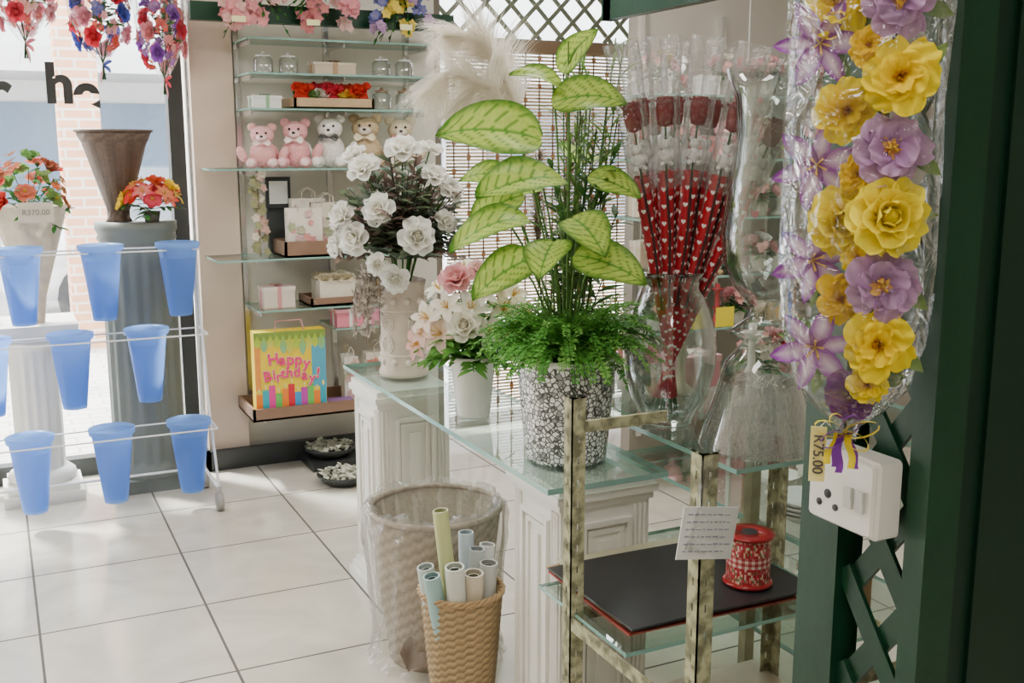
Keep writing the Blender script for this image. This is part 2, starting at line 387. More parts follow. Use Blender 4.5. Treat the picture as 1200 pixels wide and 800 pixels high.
def carmesh():
    sec = [(-2.05, .35, .62, .7), (-1.95, .3, .82, .8), (-1.2, .28, .92, .84), (-.65, .28, .96, .85), (0, .28, .96, .86), (.8, .28, .97, .85), (1.5, .28, .98, .83), (2.0, .32, .85, .78), (2.1, .4, .6, .7)]
    mb = MB(); vs = []; fs = []; n = 8
    for (y, z0, z1, w) in sec:
        for (a, b) in ((-1, 0), (-1, .5), (-.93, .95), (-.7, 1), (.7, 1), (.93, .95), (1, .5), (1, 0)): vs.append((a*w, y, z0+(z1-z0)*b))
    for j in range(len(sec)-1):
        for i in range(n):
            k = (i+1) % n; fs.append((j*n+i, j*n+k, (j+1)*n+k, (j+1)*n+i))
    fs += [tuple(range(n)), tuple(range((len(sec)-1)*n, len(sec)*n))]
    return mb.add(vs, fs)
car = thing('car', 'silver hatchback car parked on the sunny street', 'car', (2.15, 10.6, -.01), radians(84))
part(car, 'body', carmesh(), pm('silver_car_paint', (.6, .61, .62), .25, .3))
cb = MB(); vs = []
for (y, w, z) in ((-1.0, .78, .95), (-.45, .62, 1.4), (1.2, .62, 1.42), (1.85, .74, .96)): vs += [(-w, y, z), (w, y, z)]
cb.add(vs, [(0, 1, 3, 2), (2, 3, 5, 4), (4, 5, 7, 6), (0, 2, 4, 6), (1, 7, 5, 3)], smooth=False)
part(car, 'cabin_windows', cb, pm('car_window', (.12, .14, .16), .1))
for sx in (-.8, .8):
    for y in (-1.3, 1.3):
        part(car, 'wheel', MB().cyl((sx-.1, y, .31), (sx+.1, y, .31), .31, seg=20), pm('tyre', (.03, .03, .03), .8))

t = thing('window_lettering', 'dark cut-out shop lettering mounted on the street window glass', 'lettering', (0, 5.485, 1.865))
for ch, x, dz in (('r', .07, -.025), ('h', .33, .01), ('e', .445, -.025)):
    me = text_mesh(ch, .25, .003, .009); me.materials.append(DARK)
    part(t, 'letter', me, None, None, (x, 0, dz), (pi/2, 0, 0))

# ============================================================ LEFT: bucket rack, columns
rk = thing('bucket_rack', 'white wire bucket rack on small casters beside shop window', 'rack', (0, 0, 0))
w = MB()
XR0, XR1 = -.3, .815
rows = [(4.72, .385), (4.84, .785), (4.94, 1.15)]
for x in (XR0, XR1):
    w.tube([(x, 4.66, .1), (x, 4.80, .42), (x, 4.90, .82), (x, 5.0, 1.17)], .006, 8)
    w.tube([(x, 5.02, .1), (x, 5.02, .6), (x, 5.0, 1.17)], .006, 8)
    w.tube([(x, 4.66, .1), (x, 5.02, .1)], .007, 8)
for (y, z) in rows:
    for dy in (-.1, .1): w.tube([(XR0, min(y+dy, 5.01), z), (XR1, min(y+dy, 5.01), z)], .0038, 6)
    for x in (XR0, XR1): w.tube([(x, y-.1, z), (x, y+.08, z), (x, 5.01, z)], .0038, 6)
w.tube([(XR0, 5.02, .1), (XR1, 5.02, .1)], .006, 8)
part(rk, 'wire_frame', w, WIRE)
for x in (XR0, XR1):
    for y in (4.66, 5.02):
        part(rk, 'caster', MB().cyl((x-.014, y, .042), (x+.014, y, .042), .042, seg=20).cyl((x, y, .05), (x, y, .11), .01).cyl((x-.018, y, .042), (x+.018, y, .042), .014, seg=12), pm('caster_grey', (.35, .34, .33), .5))
bk = MB().lathe([(.001, 0), (.048, 0), (.05, .01), (.083, .3), (.093, .302), (.096, .325), (.091, .327), (.085, .31), (.046, .012), (.001, .012)], 32)
bm, bnt, bo = _new('blue_translucent_plastic')
b1 = bnt.nodes.new('ShaderNodeBsdfPrincipled'); b1.inputs['Base Color'].default_value = (.2, .37, .78, 1); b1.inputs['Roughness'].default_value = .3
b2 = bnt.nodes.new('ShaderNodeBsdfTranslucent'); b2.inputs[0].default_value = (.5, .7, 1., 1)
b3 = bnt.nodes.new('ShaderNodeMixShader'); b3.inputs[0].default_value = .65
b4 = bnt.nodes.new('ShaderNodeBsdfTransparent'); b4.inputs[0].default_value = (.6, .75, 1, 1)
b5 = bnt.nodes.new('ShaderNodeMixShader'); b5.inputs[0].default_value = .15
bnt.links.new(b1.outputs[0], b3.inputs[1]); bnt.links.new(b2.outputs[0], b3.inputs[2])
bnt.links.new(b3.outputs[0], b5.inputs[1]); bnt.links.new(b4.outputs[0], b5.inputs[2]); bnt.links.new(b5.outputs[0], bo.inputs[0])
b0 = solo('flower_bucket', 'empty tapered blue plastic flower bucket held in wire rack', 'bucket', bk, bm, (.07, 4.72, .09), group='blue buckets in the wire rack')
bks = [(.39, 4.72, .09), (.71, 4.72, .09), (.26, 4.84, .49), (.57, 4.84, .49), (-.06, 4.84, .49), (.09, 4.9, .855), (.41, 4.9, .855), (.73, 4.9, .855)]
for p in bks:
    n = b0.copy(); link(n); n.location = p

def fl_col(name, label, loc):
    t = thing(name, label, 'pedestal', loc)
    part(t, 'plinth', MB().bx(-.17, .17, -.17, .17, 0, .05).bx(-.15, .15, -.15, .15, .05, .08), WHT)
    pr = [(.14, .08), (.15, .1), (.14, .12), (.115, .14)]+[(.105, .14+i*.05) for i in range(12)]+[(.12, .72), (.14, .735), (.12, .75)]
    part(t, 'shaft', MB().lathe(pr, 64, rmod=lambda r, i, j: r-(.008 if (4 <= j <= 14 and i % 4 in (1, 2)) else 0)), WHT)
    part(t, 'capital', MB().bx(-.17, .17, -.17, .17, .75, .785).bx(-.19, .19, -.19, .19, .785, .82), WHT)
    return t
fl_col('fluted_pedestal', 'white fluted plaster pedestal with square cap by the window', (.12, 5.245, 0))
t = thing('display_column', 'dark grey-green ribbed display column with square plinth', 'pedestal', (.6, 5.235, 0))
DGC = pm('grey_green_paint', (.15, .17, .155), .5, 0, 6, .15)
part(t, 'plinth', MB().bx(-.185, .185, -.185, .185, 0, .06), DGC)
part(t, 'shaft', MB().lathe([(.18, .06), (.183, .08), (.175, .11), (.165, .12), (.165, .14), (.165, 1.14), (.165, 1.16), (.178, 1.18), (.17, 1.2), (.182, 1.22), (.182, 1.255), (.001, 1.255)], 72, rmod=lambda r, i, j: r-(.009 if (j in (4, 5) and i % 4 in (1, 2)) else 0)), DGC)
t = thing('wicker_trumpet_vase', 'grey-brown woven trumpet-shaped vase standing on the display column', 'vase', (.53, 5.25, 1.256))
pr = [(.001, 0), (.06, 0)]+[(.045+.12*(i/18)**1.6, .02+.39*i/18) for i in range(19)]+[(.155, .405), (.05, .05), (.001, .04)]
part(t, 'woven_body', MB().lathe(pr, 40, (.16, .115, .09), rmod=lambda r, i, j: r+(.003*(1 if (i//2+j) % 2 else -1) if 2 <= j <= 19 and r > .01 else 0), cmod=lambda i, j: .7 if (i//2+j) % 2 else 1.15), WICK)
part(t, 'rim', MB().tube([(.167*cos(a*pi/12), .167*sin(a*pi/12), .41) for a in range(25)], .006, 6, (.14, .1, .08)), WICK)

def bunch(t, n, rad, hgt, cols, z0=0., fr_=.045, leafn=10, kinds=('rose',), pname='flower', upz=.1, rings=3):
    for k in range(n):
        d = hemi(k, n, upz); p = V((d.x*rad, d.y*rad, z0+d.z*hgt)); mb = MB(); c = cols[k % len(cols)]; kd = kinds[k % len(kinds)]
        M = frame(p, d+V((0, 0, .3)), R.uniform(0, 6))
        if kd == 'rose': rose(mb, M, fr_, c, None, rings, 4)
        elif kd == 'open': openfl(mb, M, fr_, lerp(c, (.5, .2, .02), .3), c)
        elif kd == 'lily': lily(mb, M, fr_*1.2, lerp(c, (1, 1, .6), .3), c)
        else:
            for q in range(5): tiny(mb, frame(p+V((R.uniform(-1, 1), R.uniform(-1, 1), R.uniform(-1, 1)))*fr_*.6, d+V((R.uniform(-1, 1), R.uniform(-1, 1), 0))*.4), fr_*.5, c)
        part(t, pname, mb, PET)
    mb = MB()
    for k in range(leafn):
        d = hemi(k, leafn, -.2); p0 = V((0, 0, z0-.02)); leafspray(mb, p0, p0+V((d.x*rad*1.25, d.y*rad*1.25, d.z*hgt*1.1)), 7, fr_*1.1, fr_*.45, DGR, GRN, .1)
    part(t, 'foliage', mb, LEAF)

t = thing('flower_bunch', 'red and yellow artificial flowers with leaves on dark column', 'flowers', (.66, 5.13, 1.256))
part(t, 'pot', MB().lathe([(.001, 0), (.03, 0), (.04, .05), (.035, .05), (.001, .04)], 20, (.1, .09, .08)), PAINT)
bunch(t, 18, .11, .1, [(.72, .03, .02), (.88, .62, .03), (.75, .12, .05), (.7, .06, .12)], .08, .045, 8, ('open', 'lily', 'rose'))
t = thing('wrapped_bouquet', 'paper-wrapped bouquet of red flowers and greenery with price card', 'bouquet', (.15, 5.17, .821))
part(t, 'paper_wrap', MB().lathe([(.03, 0), (.045, .12), (.09, .28), (.15, .5), (.16, .52)], 40, (.6, .52, .4), rmod=lambda r, i, j: r*(1+.07*sin(i*1.4)*(j/4))), vm('kraft_wrap', .3, .7))
bunch(t, 22, .15, .24, [(.55, .05, .04), (.3, .08, .04), (.15, .3, .08), (.6, .15, .1)], .5, .045, 20, ('open', 'tiny', 'rose'))
part(t, 'price_card', MB().box((.02, -.2, .5), (.14, .003, .085)), pm('card_cream', (.62, .56, .46), .7))
tpart(t, 'price_text', 'R370.00', .033, pm('faint_pencil', (.25, .22, .2), .6), (.02, -.203, .5), (pi/2, 0, 0), 0)
t = thing('potted_flowers', 'dark pot of mixed red and green artificial flowers by window', 'flowers', (-.2, 5.34, .0))
part(t, 'pot', MB().lathe([(.001, 0), (.07, 0), (.1, .8), (.09, .8), (.001, .75)], 24, (.15, .14, .14)), PAINT)
bunch(t, 14, .13, .4, [(.5, .06, .05), (.15, .3, .08), (.6, .2, .1)], .85, .05, 14, ('tiny', 'open'))

def hang_bouquet(label, cols, loc, sc=1., kinds=('rose', 'tiny'), seed=0):
    t = thing('hanging_bouquet', label, 'bouquet', loc)
    part(t, 'cellophane_cone', MB().lathe([(.012, 0), (.03, .03), (.1, .12), (.15, .22), (.17, .36), (.15, .5)], 36, rmod=lambda r, i, j: r*(1+.09*sin(i*1.75+seed))), CEL)
    st = MB()
    for k in range(7):
        a = k*.9; st.tube([(cos(a)*.01, sin(a)*.01, -.05), (0, 0, .02), (cos(a)*.05, sin(a)*.05, .12)], .003, 5, DGR)
    part(t, 'stems', st, LEAF)
    bunch(t, 34, .13, .15, cols, .22, .05, 12, kinds, upz=-.85)
    rb = MB()
    for k in range(6):
        a = k*1.05; rb.petal(frame((0, 0, .01), (cos(a), sin(a), .3), 0), .06, .02, .6, -1.5, cols[0], cols[0], .1, 5, 1, .5)
    for k in range(3):
        a = k*2.1+seed; rb.petal(frame((0, 0, 0), (0, 0, 1), a), .08, .014, -.6, -1.0, cols[-1], cols[-1], .1, 6, 1, .5)
    part(t, 'ribbon_bow', rb, GLOS)
    part(t, 'hanging_cord', MB().cyl((0, 0, .3), (0, 0, 2.9-loc[2]), .0015, seg=5), WIRE)
    t.scale = (sc, sc, 1)
    return t
hang_bouquet('hanging cellophane bouquet of pink and red flowers', [(.8, .25, .33), (.7, .08, .12), (.82, .45, .5)], (.19, 5.2, 2.02), .85, seed=1)
hang_bouquet('hanging cellophane bouquet of blue, red and pink flowers', [(.08, .12, .5), (.72, .05, .08), (.8, .35, .45)], (.5, 5.2, 1.94), .8, seed=2)
hang_bouquet('hanging cellophane bouquet of red and violet flowers', [(.72, .06, .1), (.3, .1, .5), (.82, .32, .36)], (.76, 5.2, 1.88), .68, seed=3)
hang_bouquet('hanging bouquet of white and pink flowers at window', [(.85, .8, .75), (.8, .4, .45)], (-.1, 5.28, 2.07), .8, seed=4)

# ============================================================ SHELF UNIT (front wall)
SY0, SY1 = 5.0, 5.3
su = thing('glass_shelf_unit', 'wall-mounted glass shelves on slotted metal uprights', 'shelving')
UPX = (1.115, 1.56, 1.985)
for x in UPX: part(su, 'upright', MB().bx(x-.012, x+.012, 5.325, 5.36, .28, 2.2), CHR)
levels = [(2.085, 1.1, 2.0), (1.93, 1.1, 2.0), (1.77, 1.1, 2.0), (1.495, .92, 2.02), (1.075, .92, 2.02), (.83, 1.1, 2.0), (.72, 1.47, 2.0), (.31, 1.1, 2.0)]
def gplate(x0, x1, y0, y1, z, th=.009):
    m = MB(); m.add([(x0, y0, z), (x1, y0, z), (x1, y1, z), (x0, y1, z), (x0, y0, z-th), (x1, y0, z-th), (x1, y1, z-th), (x0, y1, z-th)],
                    [(0, 1, 2, 3), (7, 6, 5, 4), (0, 4, 5, 1), (1, 5, 6, 2), (2, 6, 7, 3), (3, 7, 4, 0)], mi=[0, 0, 1, 1, 1, 1], smooth=False); return m
for (z, x0, x1) in levels:
    sh = part(su, 'glass_shelf', gplate(x0, x1, SY0, SY1, z), [SHG, EDGE])
    for x in UPX:
        if x > x0: part(sh, 'bracket', MB().bx(x-.004, x+.004, 5.03, 5.33, z-.03, z-.0095), CHR)
solo('beam', 'dark green painted timber beam above the glass shelves', 'beam', MB().bx(.86, 2.12, 5.02, 5.08, 2.15, 2.23), GREEN)
solo('beam', 'dark green painted timber beam against the shelf wall', 'beam', MB().bx(.86, 2.12, 5.3, 5.34, 2.42, 2.5), GREEN)
for i, (x, cols) in enumerate([(1.12, [(.82, .33, .42), (.8, .48, .52)]), (1.42, [(.8, .3, .42), (.82, .55, .6), (.62, .18, .26)]), (1.83, [(.1, .14, .5), (.85, .68, .1), (.45, .28, .58)])]):
    t = thing('blossom_spray', ['pink artificial blossom spray in cellophane hung on green beam', 'pink and rose blossom spray in cellophane hung on green beam', 'blue and yellow blossom spray in cellophane hung on green beam'][i], 'flowers', (x, 4.93, 2.19))
    for k in range(20):
        mb = MB(); p = V((R.uniform(-.14, .14), R.uniform(-.05, .05), R.uniform(-.05, .16)))
        for q in range(5): tiny(mb, frame(p+V((R.uniform(-1, 1), R.uniform(-1, 1), R.uniform(-1, 1)))*.028, (R.uniform(-.5, .5), -1, R.uniform(-.3, .6))), .028, cols[k % len(cols)])
        part(t, 'blossom', mb, PET)
    mb = MB()
    for k in range(10): leafspray(mb, (0, 0, .12), (R.uniform(-.16, .16), R.uniform(-.05, .05), R.uniform(-.08, .12)), 6, .035, .014, DGR, GRN)
    part(t, 'foliage', mb, LEAF)
    part(t, 'price_tag', MB().box((-.09+i*.03, -.1, -.05), (.06, .002, .025)), pm('yellow_tag', (.8, .75, .4), .6))

WOODT = pm('tan_wood', (.48, .33, .19), .5, 0, 12, .2)
DWOOD = pm('brown_tray_wood', (.25, .15, .1), .45, 0, 12, .25)
def tray(name, label, x0, x1, y0, y1, z, h, mat, th=.012):
    m = MB().bx(x0, x1, y0, y1, z, z+.01).bx(x0, x1, y0, y0+th, z, z+h).bx(x0, x1, y1-th, y1, z, z+h).bx(x0, x0+th, y0, y1, z, z+h).bx(x1-th, x1, y0, y1, z, z+h)
    return solo(name, label, 'tray', m, mat)
tray('wooden_tray', 'light wooden tray on an upper glass shelf', 1.31, 1.7, 5.02, 5.26, 1.77, .05, WOODT)
tray('wooden_crate', 'brown wooden crate holding gift bags on glass shelf', 1.24, 1.58, 5.02, 5.26, 1.075, .075, DWOOD)
tray('wooden_tray', 'brown wooden tray under cream rose box', 1.36, 1.66, 5.03, 5.26, .83, .04, DWOOD)
tray('wooden_tray', 'long brown wooden tray on the lowest shelf', 1.04, 1.62, 4.94, 5.28, .31, .06, DWOOD)
tcol = [('red', (.7, .05, .03)), ('orange', (.85, .35, .05)), ('yellow', (.85, .68, .1)), ('crimson', (.62, .03, .06)), ('white', (.85, .82, .76)), ('green', (.18, .36, .1))]
for i in range(14):
    nm, c = tcol[(i*5) % 6]; x = 1.36+.048*(i % 7); y = 5.07+.08*(i//7); m = MB(); r = .04+(.014 if i % 3 == 0 else 0)
    m.ell((0, 0, r*.8), (r*.7, r*.7, r*.8), c); rose(m, frame((0, 0, r*1.0), (R.uniform(-.3, .3), -.5, 1)), r*1.1, c, None, 3)
    solo('soap_flower', nm+' soap flower in the wooden tray', 'soap flower', m, PET, (x, y, 1.781), group='soap flowers in the tray')
def teddy(label, col, bow, loc, h, rz=0, sx_=1.):
    t = thing('teddy_bear', label, 'soft toy', loc, rz); s = h/.24; m = MB(); S = Matrix.Diagonal((s*sx_, s, s, 1))
    dk = lerp(col, (1, 1, 1), .35)
    m.ell((0, 0, .075), (.062, .055, .075), col, M=S).ell((0, -.01, .175), (.055, .05, .05), col, M=S)
    for sx in (-1, 1):
        m.ell((sx*.045, 0, .218), (.022, .012, .022), col, M=S)
        m.ell((sx*.07, -.02, .1), (.022, .025, .045), col, M=S @ Matrix.Rotation(sx*.3, 4, 'Y'))
        m.ell((sx*.048, -.065, .028), (.028, .05, .028), col, M=S).ell((sx*.05, -.11, .03), (.02, .008, .02), dk, M=S)
    m.ell((0, -.055, .162), (.026, .02, .02), dk, M=S)
    part(t, 'body', m, MATTE)
    e = MB()
    for sx in (-1, 1): e.ell((sx*.02, -.056, .186), (.006, .005, .006), (.01, .01, .01), 8, 6, M=S)
    part(t, 'eyes', e, GLOS); part(t, 'nose', MB().ell((0, -.075, .168), (.008, .006, .006), (.03, .02, .02), 8, 6, M=S), GLOS)
    b = MB()
    for sx in (-1, 1): b.petal(S @ frame((0, -.055, .135), (0, -1, 0), 0 if sx > 0 else pi), .045, .035, .3, -.3, bow, bow, .2, 4, 1, .7)
    part(t, 'bow', b, GLOS)
teddy('pink plush teddy bear sitting on glass shelf', (.8, .42, .42), (.8, .6, .6), (1.18, 5.13, 1.495), .21, -.3, 1.15)
teddy('pink plush teddy bear with pale bow on glass shelf', (.8, .38, .4), (.85, .75, .7), (1.34, 5.13, 1.495), .235, -.4, 1.1)
teddy('white plush teddy bear with black checked scarf', (.82, .8, .75), (.05, .05, .05), (1.51, 5.13, 1.495), .255, -.4, 1.05)
teddy('tan plush teddy bear with cream bow', (.55, .42, .26), (.8, .7, .5), (1.69, 5.13, 1.495), .26, -.4, 1.15)
teddy('cream plush teddy bear partly behind the roses', (.66, .56, .4), (.7, .3, .3), (1.87, 5.13, 1.495), .25, -.3, 1.1)
def giftbox(label, loc, d, col, rib, rz=0, name='gift_box'):
    t = thing(name, label, 'gift box', loc, rz)
    part(t, 'box', MB().box((0, 0, d[2]*.4), (d[0], d[1], d[2]*.8), col), GLOS)
    part(t, 'lid', MB().box((0, 0, d[2]*.9), (d[0]*1.05, d[1]*1.05, d[2]*.2), lerp(col, (1, 1, 1), .15)), GLOS)
    m = MB().box((0, 0, d[2]*.5), (d[0]*.12, d[1]*1.07, d[2]*1.02), rib).box((0, 0, d[2]*.5), (d[0]*1.07, d[1]*.12, d[2]*1.02), rib)
    for a in range(4): m.petal(frame((0, 0, d[2]), (0, 0, 1), a*1.57+.7), d[0]*.3, d[0]*.15, .9, -1.5, rib, rib, .1, 4, 1, .6)
    part(t, 'ribbon', m, GLOS)
def jar(label, loc, r, h, lid=(.7, .7, .68)):
    t = thing('glass_jar', label, 'jar', loc)
    part(t, 'glass_body', MB().lathe([(.001, 0), (r, 0), (r*1.02, h*.2), (r, h*.75), (r*.7, h*.85), (r*.72, h*.9)], 24), GL)
    l = part(t, 'lid', MB().lathe([(r*.74, h*.88), (r*.74, h*.97), (r*.2, h), (.001, h)], 24, lid), GLOS)
    part(l, 'knob', MB().ell((0, 0, h*1.03), (r*.22, r*.22, r*.22), lid), GLOS)
for x in (1.2, 1.32, 1.78, 1.9): jar('small clear glass jar with pale lid on shelf', (x, 5.14, 1.93), .045, .09)
for x in (1.78, 1.9): jar('small clear glass jar with brown lid on shelf', (x, 5.14, 1.77), .045, .1, (.35, .22, .14))
giftbox('cream gift box with tan ribbon on the top shelf', (1.53, 5.14, 1.93), (.2, .12, .06), (.6, .5, .38), (.45, .3, .18))
giftbox('small white gift box with green ribbon on shelf', (1.2, 5.14, 1.77), (.13, .12, .06), (.78, .78, .75), (.3, .5, .3))
giftbox('pink gift box with white ribbon on lower shelf', (1.56, 5.1, .72), (.14, .12, .085), (.8, .25, .35), (.85, .8, .8))
giftbox('rose-pink gift box with ribbon on lower shelf', (1.73, 5.1, .72), (.13, .12, .08), (.75, .28, .42), (.85, .8, .8))
giftbox('green gift box with white ribbon on lower shelf', (1.88, 5.1, .72), (.12, .12, .07), (.3, .5, .3), (.85, .8, .8))
giftbox('dark brown gift box with gold ribbon on middle shelf', (1.83, 5.1, .83), (.2, .16, .11), (.22, .12, .08), (.7, .55, .3))
giftbox('cream and rose gift box with ribbon on middle shelf', (1.22, 5.14, .83), (.15, .12, .1), (.72, .62, .55), (.65, .3, .3))
def giftbag(label, loc, w, d, h, col, rz=0, dots=None, group=None, hcol=(.7, .6, .5)):
    t = thing('gift_bag', label, 'gift bag', loc, rz, group)
    m = MB(); vs = [(-w/2, -d/2, 0), (w/2, -d/2, 0), (w/2, d/2, 0), (-w/2, d/2, 0), (-w/2, -d/2, h), (w/2, -d/2, h), (w/2, d/2, h), (-w/2, d/2, h), (-w/2, 0, h*.8), (w/2, 0, h*.8)]
    m.add(vs, [(0, 1, 5, 4), (3, 7, 6, 2), (0, 3, 2, 1), (0, 4, 8), (0, 8, 3), (3, 8, 7), (1, 9, 5), (1, 2, 9), (2, 6, 9)], col, smooth=False)
    part(t, 'bag_body', m, PAINT)
    for y in (-d/2-.002, d/2+.002):
        part(t, 'handle', MB().tube([(-w*.2, y, h*.92), (-w*.19, y, h*1.12), (0, y, h*1.2), (w*.19, y, h*1.12), (w*.2, y, h*.92)], .0025, 6, hcol), PAINT)
    if dots:
        m = MB()
        for k in range(14):
            tiny(m, frame((R.uniform(-w*.42, w*.42), -d/2-.002, R.uniform(h*.08, h*.9)), (0, -1, 0), R.uniform(0, 6)), R.uniform(.014, .026), dots[k % len(dots)])
        part(t, 'floral_print', m, PAINT)
    return t
fp = [(.75, .3, .35), (.7, .45, .5), (.35, .45, .3)]
giftbag('white paper gift bag with pink floral print in crate', (1.35, 5.08, 1.086), .17, .05, .22, (.78, .72, .64), 0, fp)
giftbag('cream paper gift bag with floral print in crate', (1.48, 5.14, 1.086), .15, .05, .24, (.7, .62, .52), 0, fp)
giftbag('white paper gift bag with rope handles in crate', (1.4, 5.19, 1.086), .17, .05, .26, (.75, .7, .62), 0, fp)
giftbag('white gift bag with rope handles on shelf', (1.68, 5.14, 1.075), .14, .06, .22, (.78, .75, .7), 0, fp)
giftbag('brown gift bag with pink flowers on shelf', (1.86, 5.14, 1.075), .14, .06, .24, (.5, .36, .26), 0, fp)
giftbag('white gift bag with pink flowers on lowest shelf', (1.57, 5.12, .321), .07, .1, .24, (.8, .78, .75), -.1, fp)
giftbag('cream gift bag with red print on lowest shelf', (1.72, 5.12, .31), .14, .06, .26, (.75, .68, .58), 0, [(.6, .15, .15)])
giftbag('pale pink gift bag on the lowest shelf', (1.88, 5.12, .31), .13, .06, .25, (.78, .58, .55), 0)
# birthday bag
t = thing('gift_bag', 'colourful yellow birthday gift bag with pink lettering', 'gift bag', (1.235, 5.01, .322), -.05)
w_, h_ = .34, .41
part(t, 'bag_body', MB().bx(-w_/2, w_/2, -.045, .045, 0, h_, (.85, .62, .02)), PAINT)
m = MB(); yf = -.0465
m.bx(-w_/2, w_/2, yf, -.045, h_*.9, h_, (.2, .3, .05)); m.bx(w_*.3, w_/2, yf-.0005, -.045, h_*.32, h_*.9, (.08, .38, .55)); m.bx(-w_/2, -w_*.42, yf-.0005, -.045, h_*.32, h_*.9, (.8, .3, .05))
for k in range(11): m.petal(frame((-w_/2+.016+k*.0305, yf-.0015, h_*.96), (0, -1, 0), -pi/2), .11*R.uniform(.5, 1), .034, 0, 0, (.3, .45, .04), [(.5, .6, .06), (.2, .5, .3), (.7, .62, .1)][k % 3], 0, 5, 1, .6)
cl = [(.85, .22, .02), (.03, .4, .5), (.75, .04, .3), (.12, .5, .1), (.85, .22, .02), (.68, .02, .05), (.05, .3, .62), (.5, .05, .4), (.15, .5, .1), (.85, .22, .02), (.03, .35, .5)]
for k, c in enumerate(cl):
    x = -w_/2+.0155+k*.0308
    m.bx(x-.0148, x+.0148, yf-.001, -.045, 0, h_*(.27+.05*(k % 3)), c); m.ell((x, yf-.002, h_*(.31+.05*(k % 3))), (.006, .001, .013), (.9, .75, .2), 8, 6)
part(t, 'printed_panel', m, PAINT)
PINK = pm('pink_print', (.8, .02, .18), .5)
off_ = pm('pale_yellow_print', (.92, .85, .5), .5)
def arc_text(s, x0, x1, z0, arc, size):
    n = len(s); adv = [(.6 if ch in 'itr!' else (1.15 if ch in 'HB' else 1.)) for ch in s]; tot = sum(adv); acc = 0
    for i, ch in enumerate(s):
        f = (acc+adv[i]/2)/tot; acc += adv[i]; u = f*2-1; x = x0+(x1-x0)*f
        z = z0+arc*(1-u*u)+(0 if ch in 'HBithd!' else (-.012*size/.06 if ch in 'apr' else -.02*size/.06)); ro = (pi/2, u*.15, 0)
        if ch in 'py': z -= .003
        tpart(t, 'letter', ch, size, PINK, (x, -.0525, z), ro, .0016)
        tpart(t, 'letter_outline', ch, size, off_, (x, -.049, z), ro, .0038)
arc_text('Happy', -.105, .095, h_*.66, .02, .075)
arc_text('Birthday!', -.135, .14, h_*.47, .016, .068)
part(t, 'handle', MB().tube([(-.07, -.03, h_), (-.06, -.03, h_+.05), (.06, -.03, h_+.05), (.07, -.03, h_)], .003, 6, (.7, .3, .3)), PAINT)
for i in range(4):
    solo('gift_card', 'colourful greeting card stacked on the lowest tray', 'card', MB().box((0, 0, 0), (.12, .11, .008), [(.2, .45, .55), (.8, .3, .1), (.8, .75, .7), (.3, .15, .4)][i]), PAINT, (1.49, 5.02, .326+i*.0095), R.uniform(-.2, .2), group='greeting cards on the tray')
t = thing('rose_box', 'cream box filled with cream artificial roses', 'flower box', (1.5, 5.12, .842))
part(t, 'box', MB().bx(-.09, .09, -.08, .08, 0, .11, (.72, .66, .55)), PAINT)
for k in range(9):
    m = MB(); rose(m, frame((-.055+.055*(k % 3), -.05+.05*(k//3), .11), (0, -.2, 1), k), .036, (.8, .73, .56), rings=4, nv=4); part(t, 'rose', m, PET)
t = thing('flower_wreath', 'small hanging string of pale dried flowers on upright', 'wreath', (1.13, 5.05, 1.085))
m = MB()
for k in range(30): tiny(m, frame((R.uniform(-.035, .035), R.uniform(-.03, .03), .02+k*.0125), (R.uniform(-.6, .6), -1, .3)), .024, R.choice([(.7, .64, .58), (.25, .28, .18), (.6, .38, .36)]))
part(t, 'blossoms', m, PET); part(t, 'stem', MB().cyl((0, 0, 0), (0, 0, .4), .004, seg=6, col=(.2, .15, .1)), PAINT)
t = thing('photo_frame', 'black photo frame with white mat on glass shelf', 'picture frame', (1.27, 5.24, 1.3))
part(t, 'frame', MB().bx(-.06, .06, -.01, .01, 0, .15).bx(-.05, .05, .01, .04, -.222, .02), DARK)
part(t, 'picture', MB().bx(-.045, .045, -.013, -.01, .02, .13), pm('paper_white', (.8, .8, .78)))
solo('low_riser', 'low dark wooden riser board beneath a petal bowl', 'riser', MB().bx(1.34, 1.6, 5.02, 5.25, 0, .045), DARK)
for i, (x, y, z) in enumerate([(1.46, 5.13, .046), (1.43, 4.8, 0)]):
    t = thing('petal_bowl', 'round black bowl of white petals near the floor', 'bowl', (x, y, z), group='petal bowls on the floor')
    part(t, 'bowl', MB().lathe([(.001, 0), (.08, 0), (.12, .035), (.13, .05), (.123, .053), (.11, .035), (.001, .02)], 32), DARK)
    m = MB()
    for k in range(190):
        a = R.uniform(0, 6.3); r = .105*math.sqrt(R.random()); m.petal(frame((cos(a)*r, sin(a)*r, .04+R.uniform(0, .02)), (R.uniform(-1, 1), R.uniform(-1, 1), 1.6), R.uniform(0, 6)), .03, .024, .1, -.3, (.82, .84, .7), (.9, .9, .82), .2, 2, 1, .6)
    o = part(t, 'petals', m, PET); o['kind'] = 'stuff'

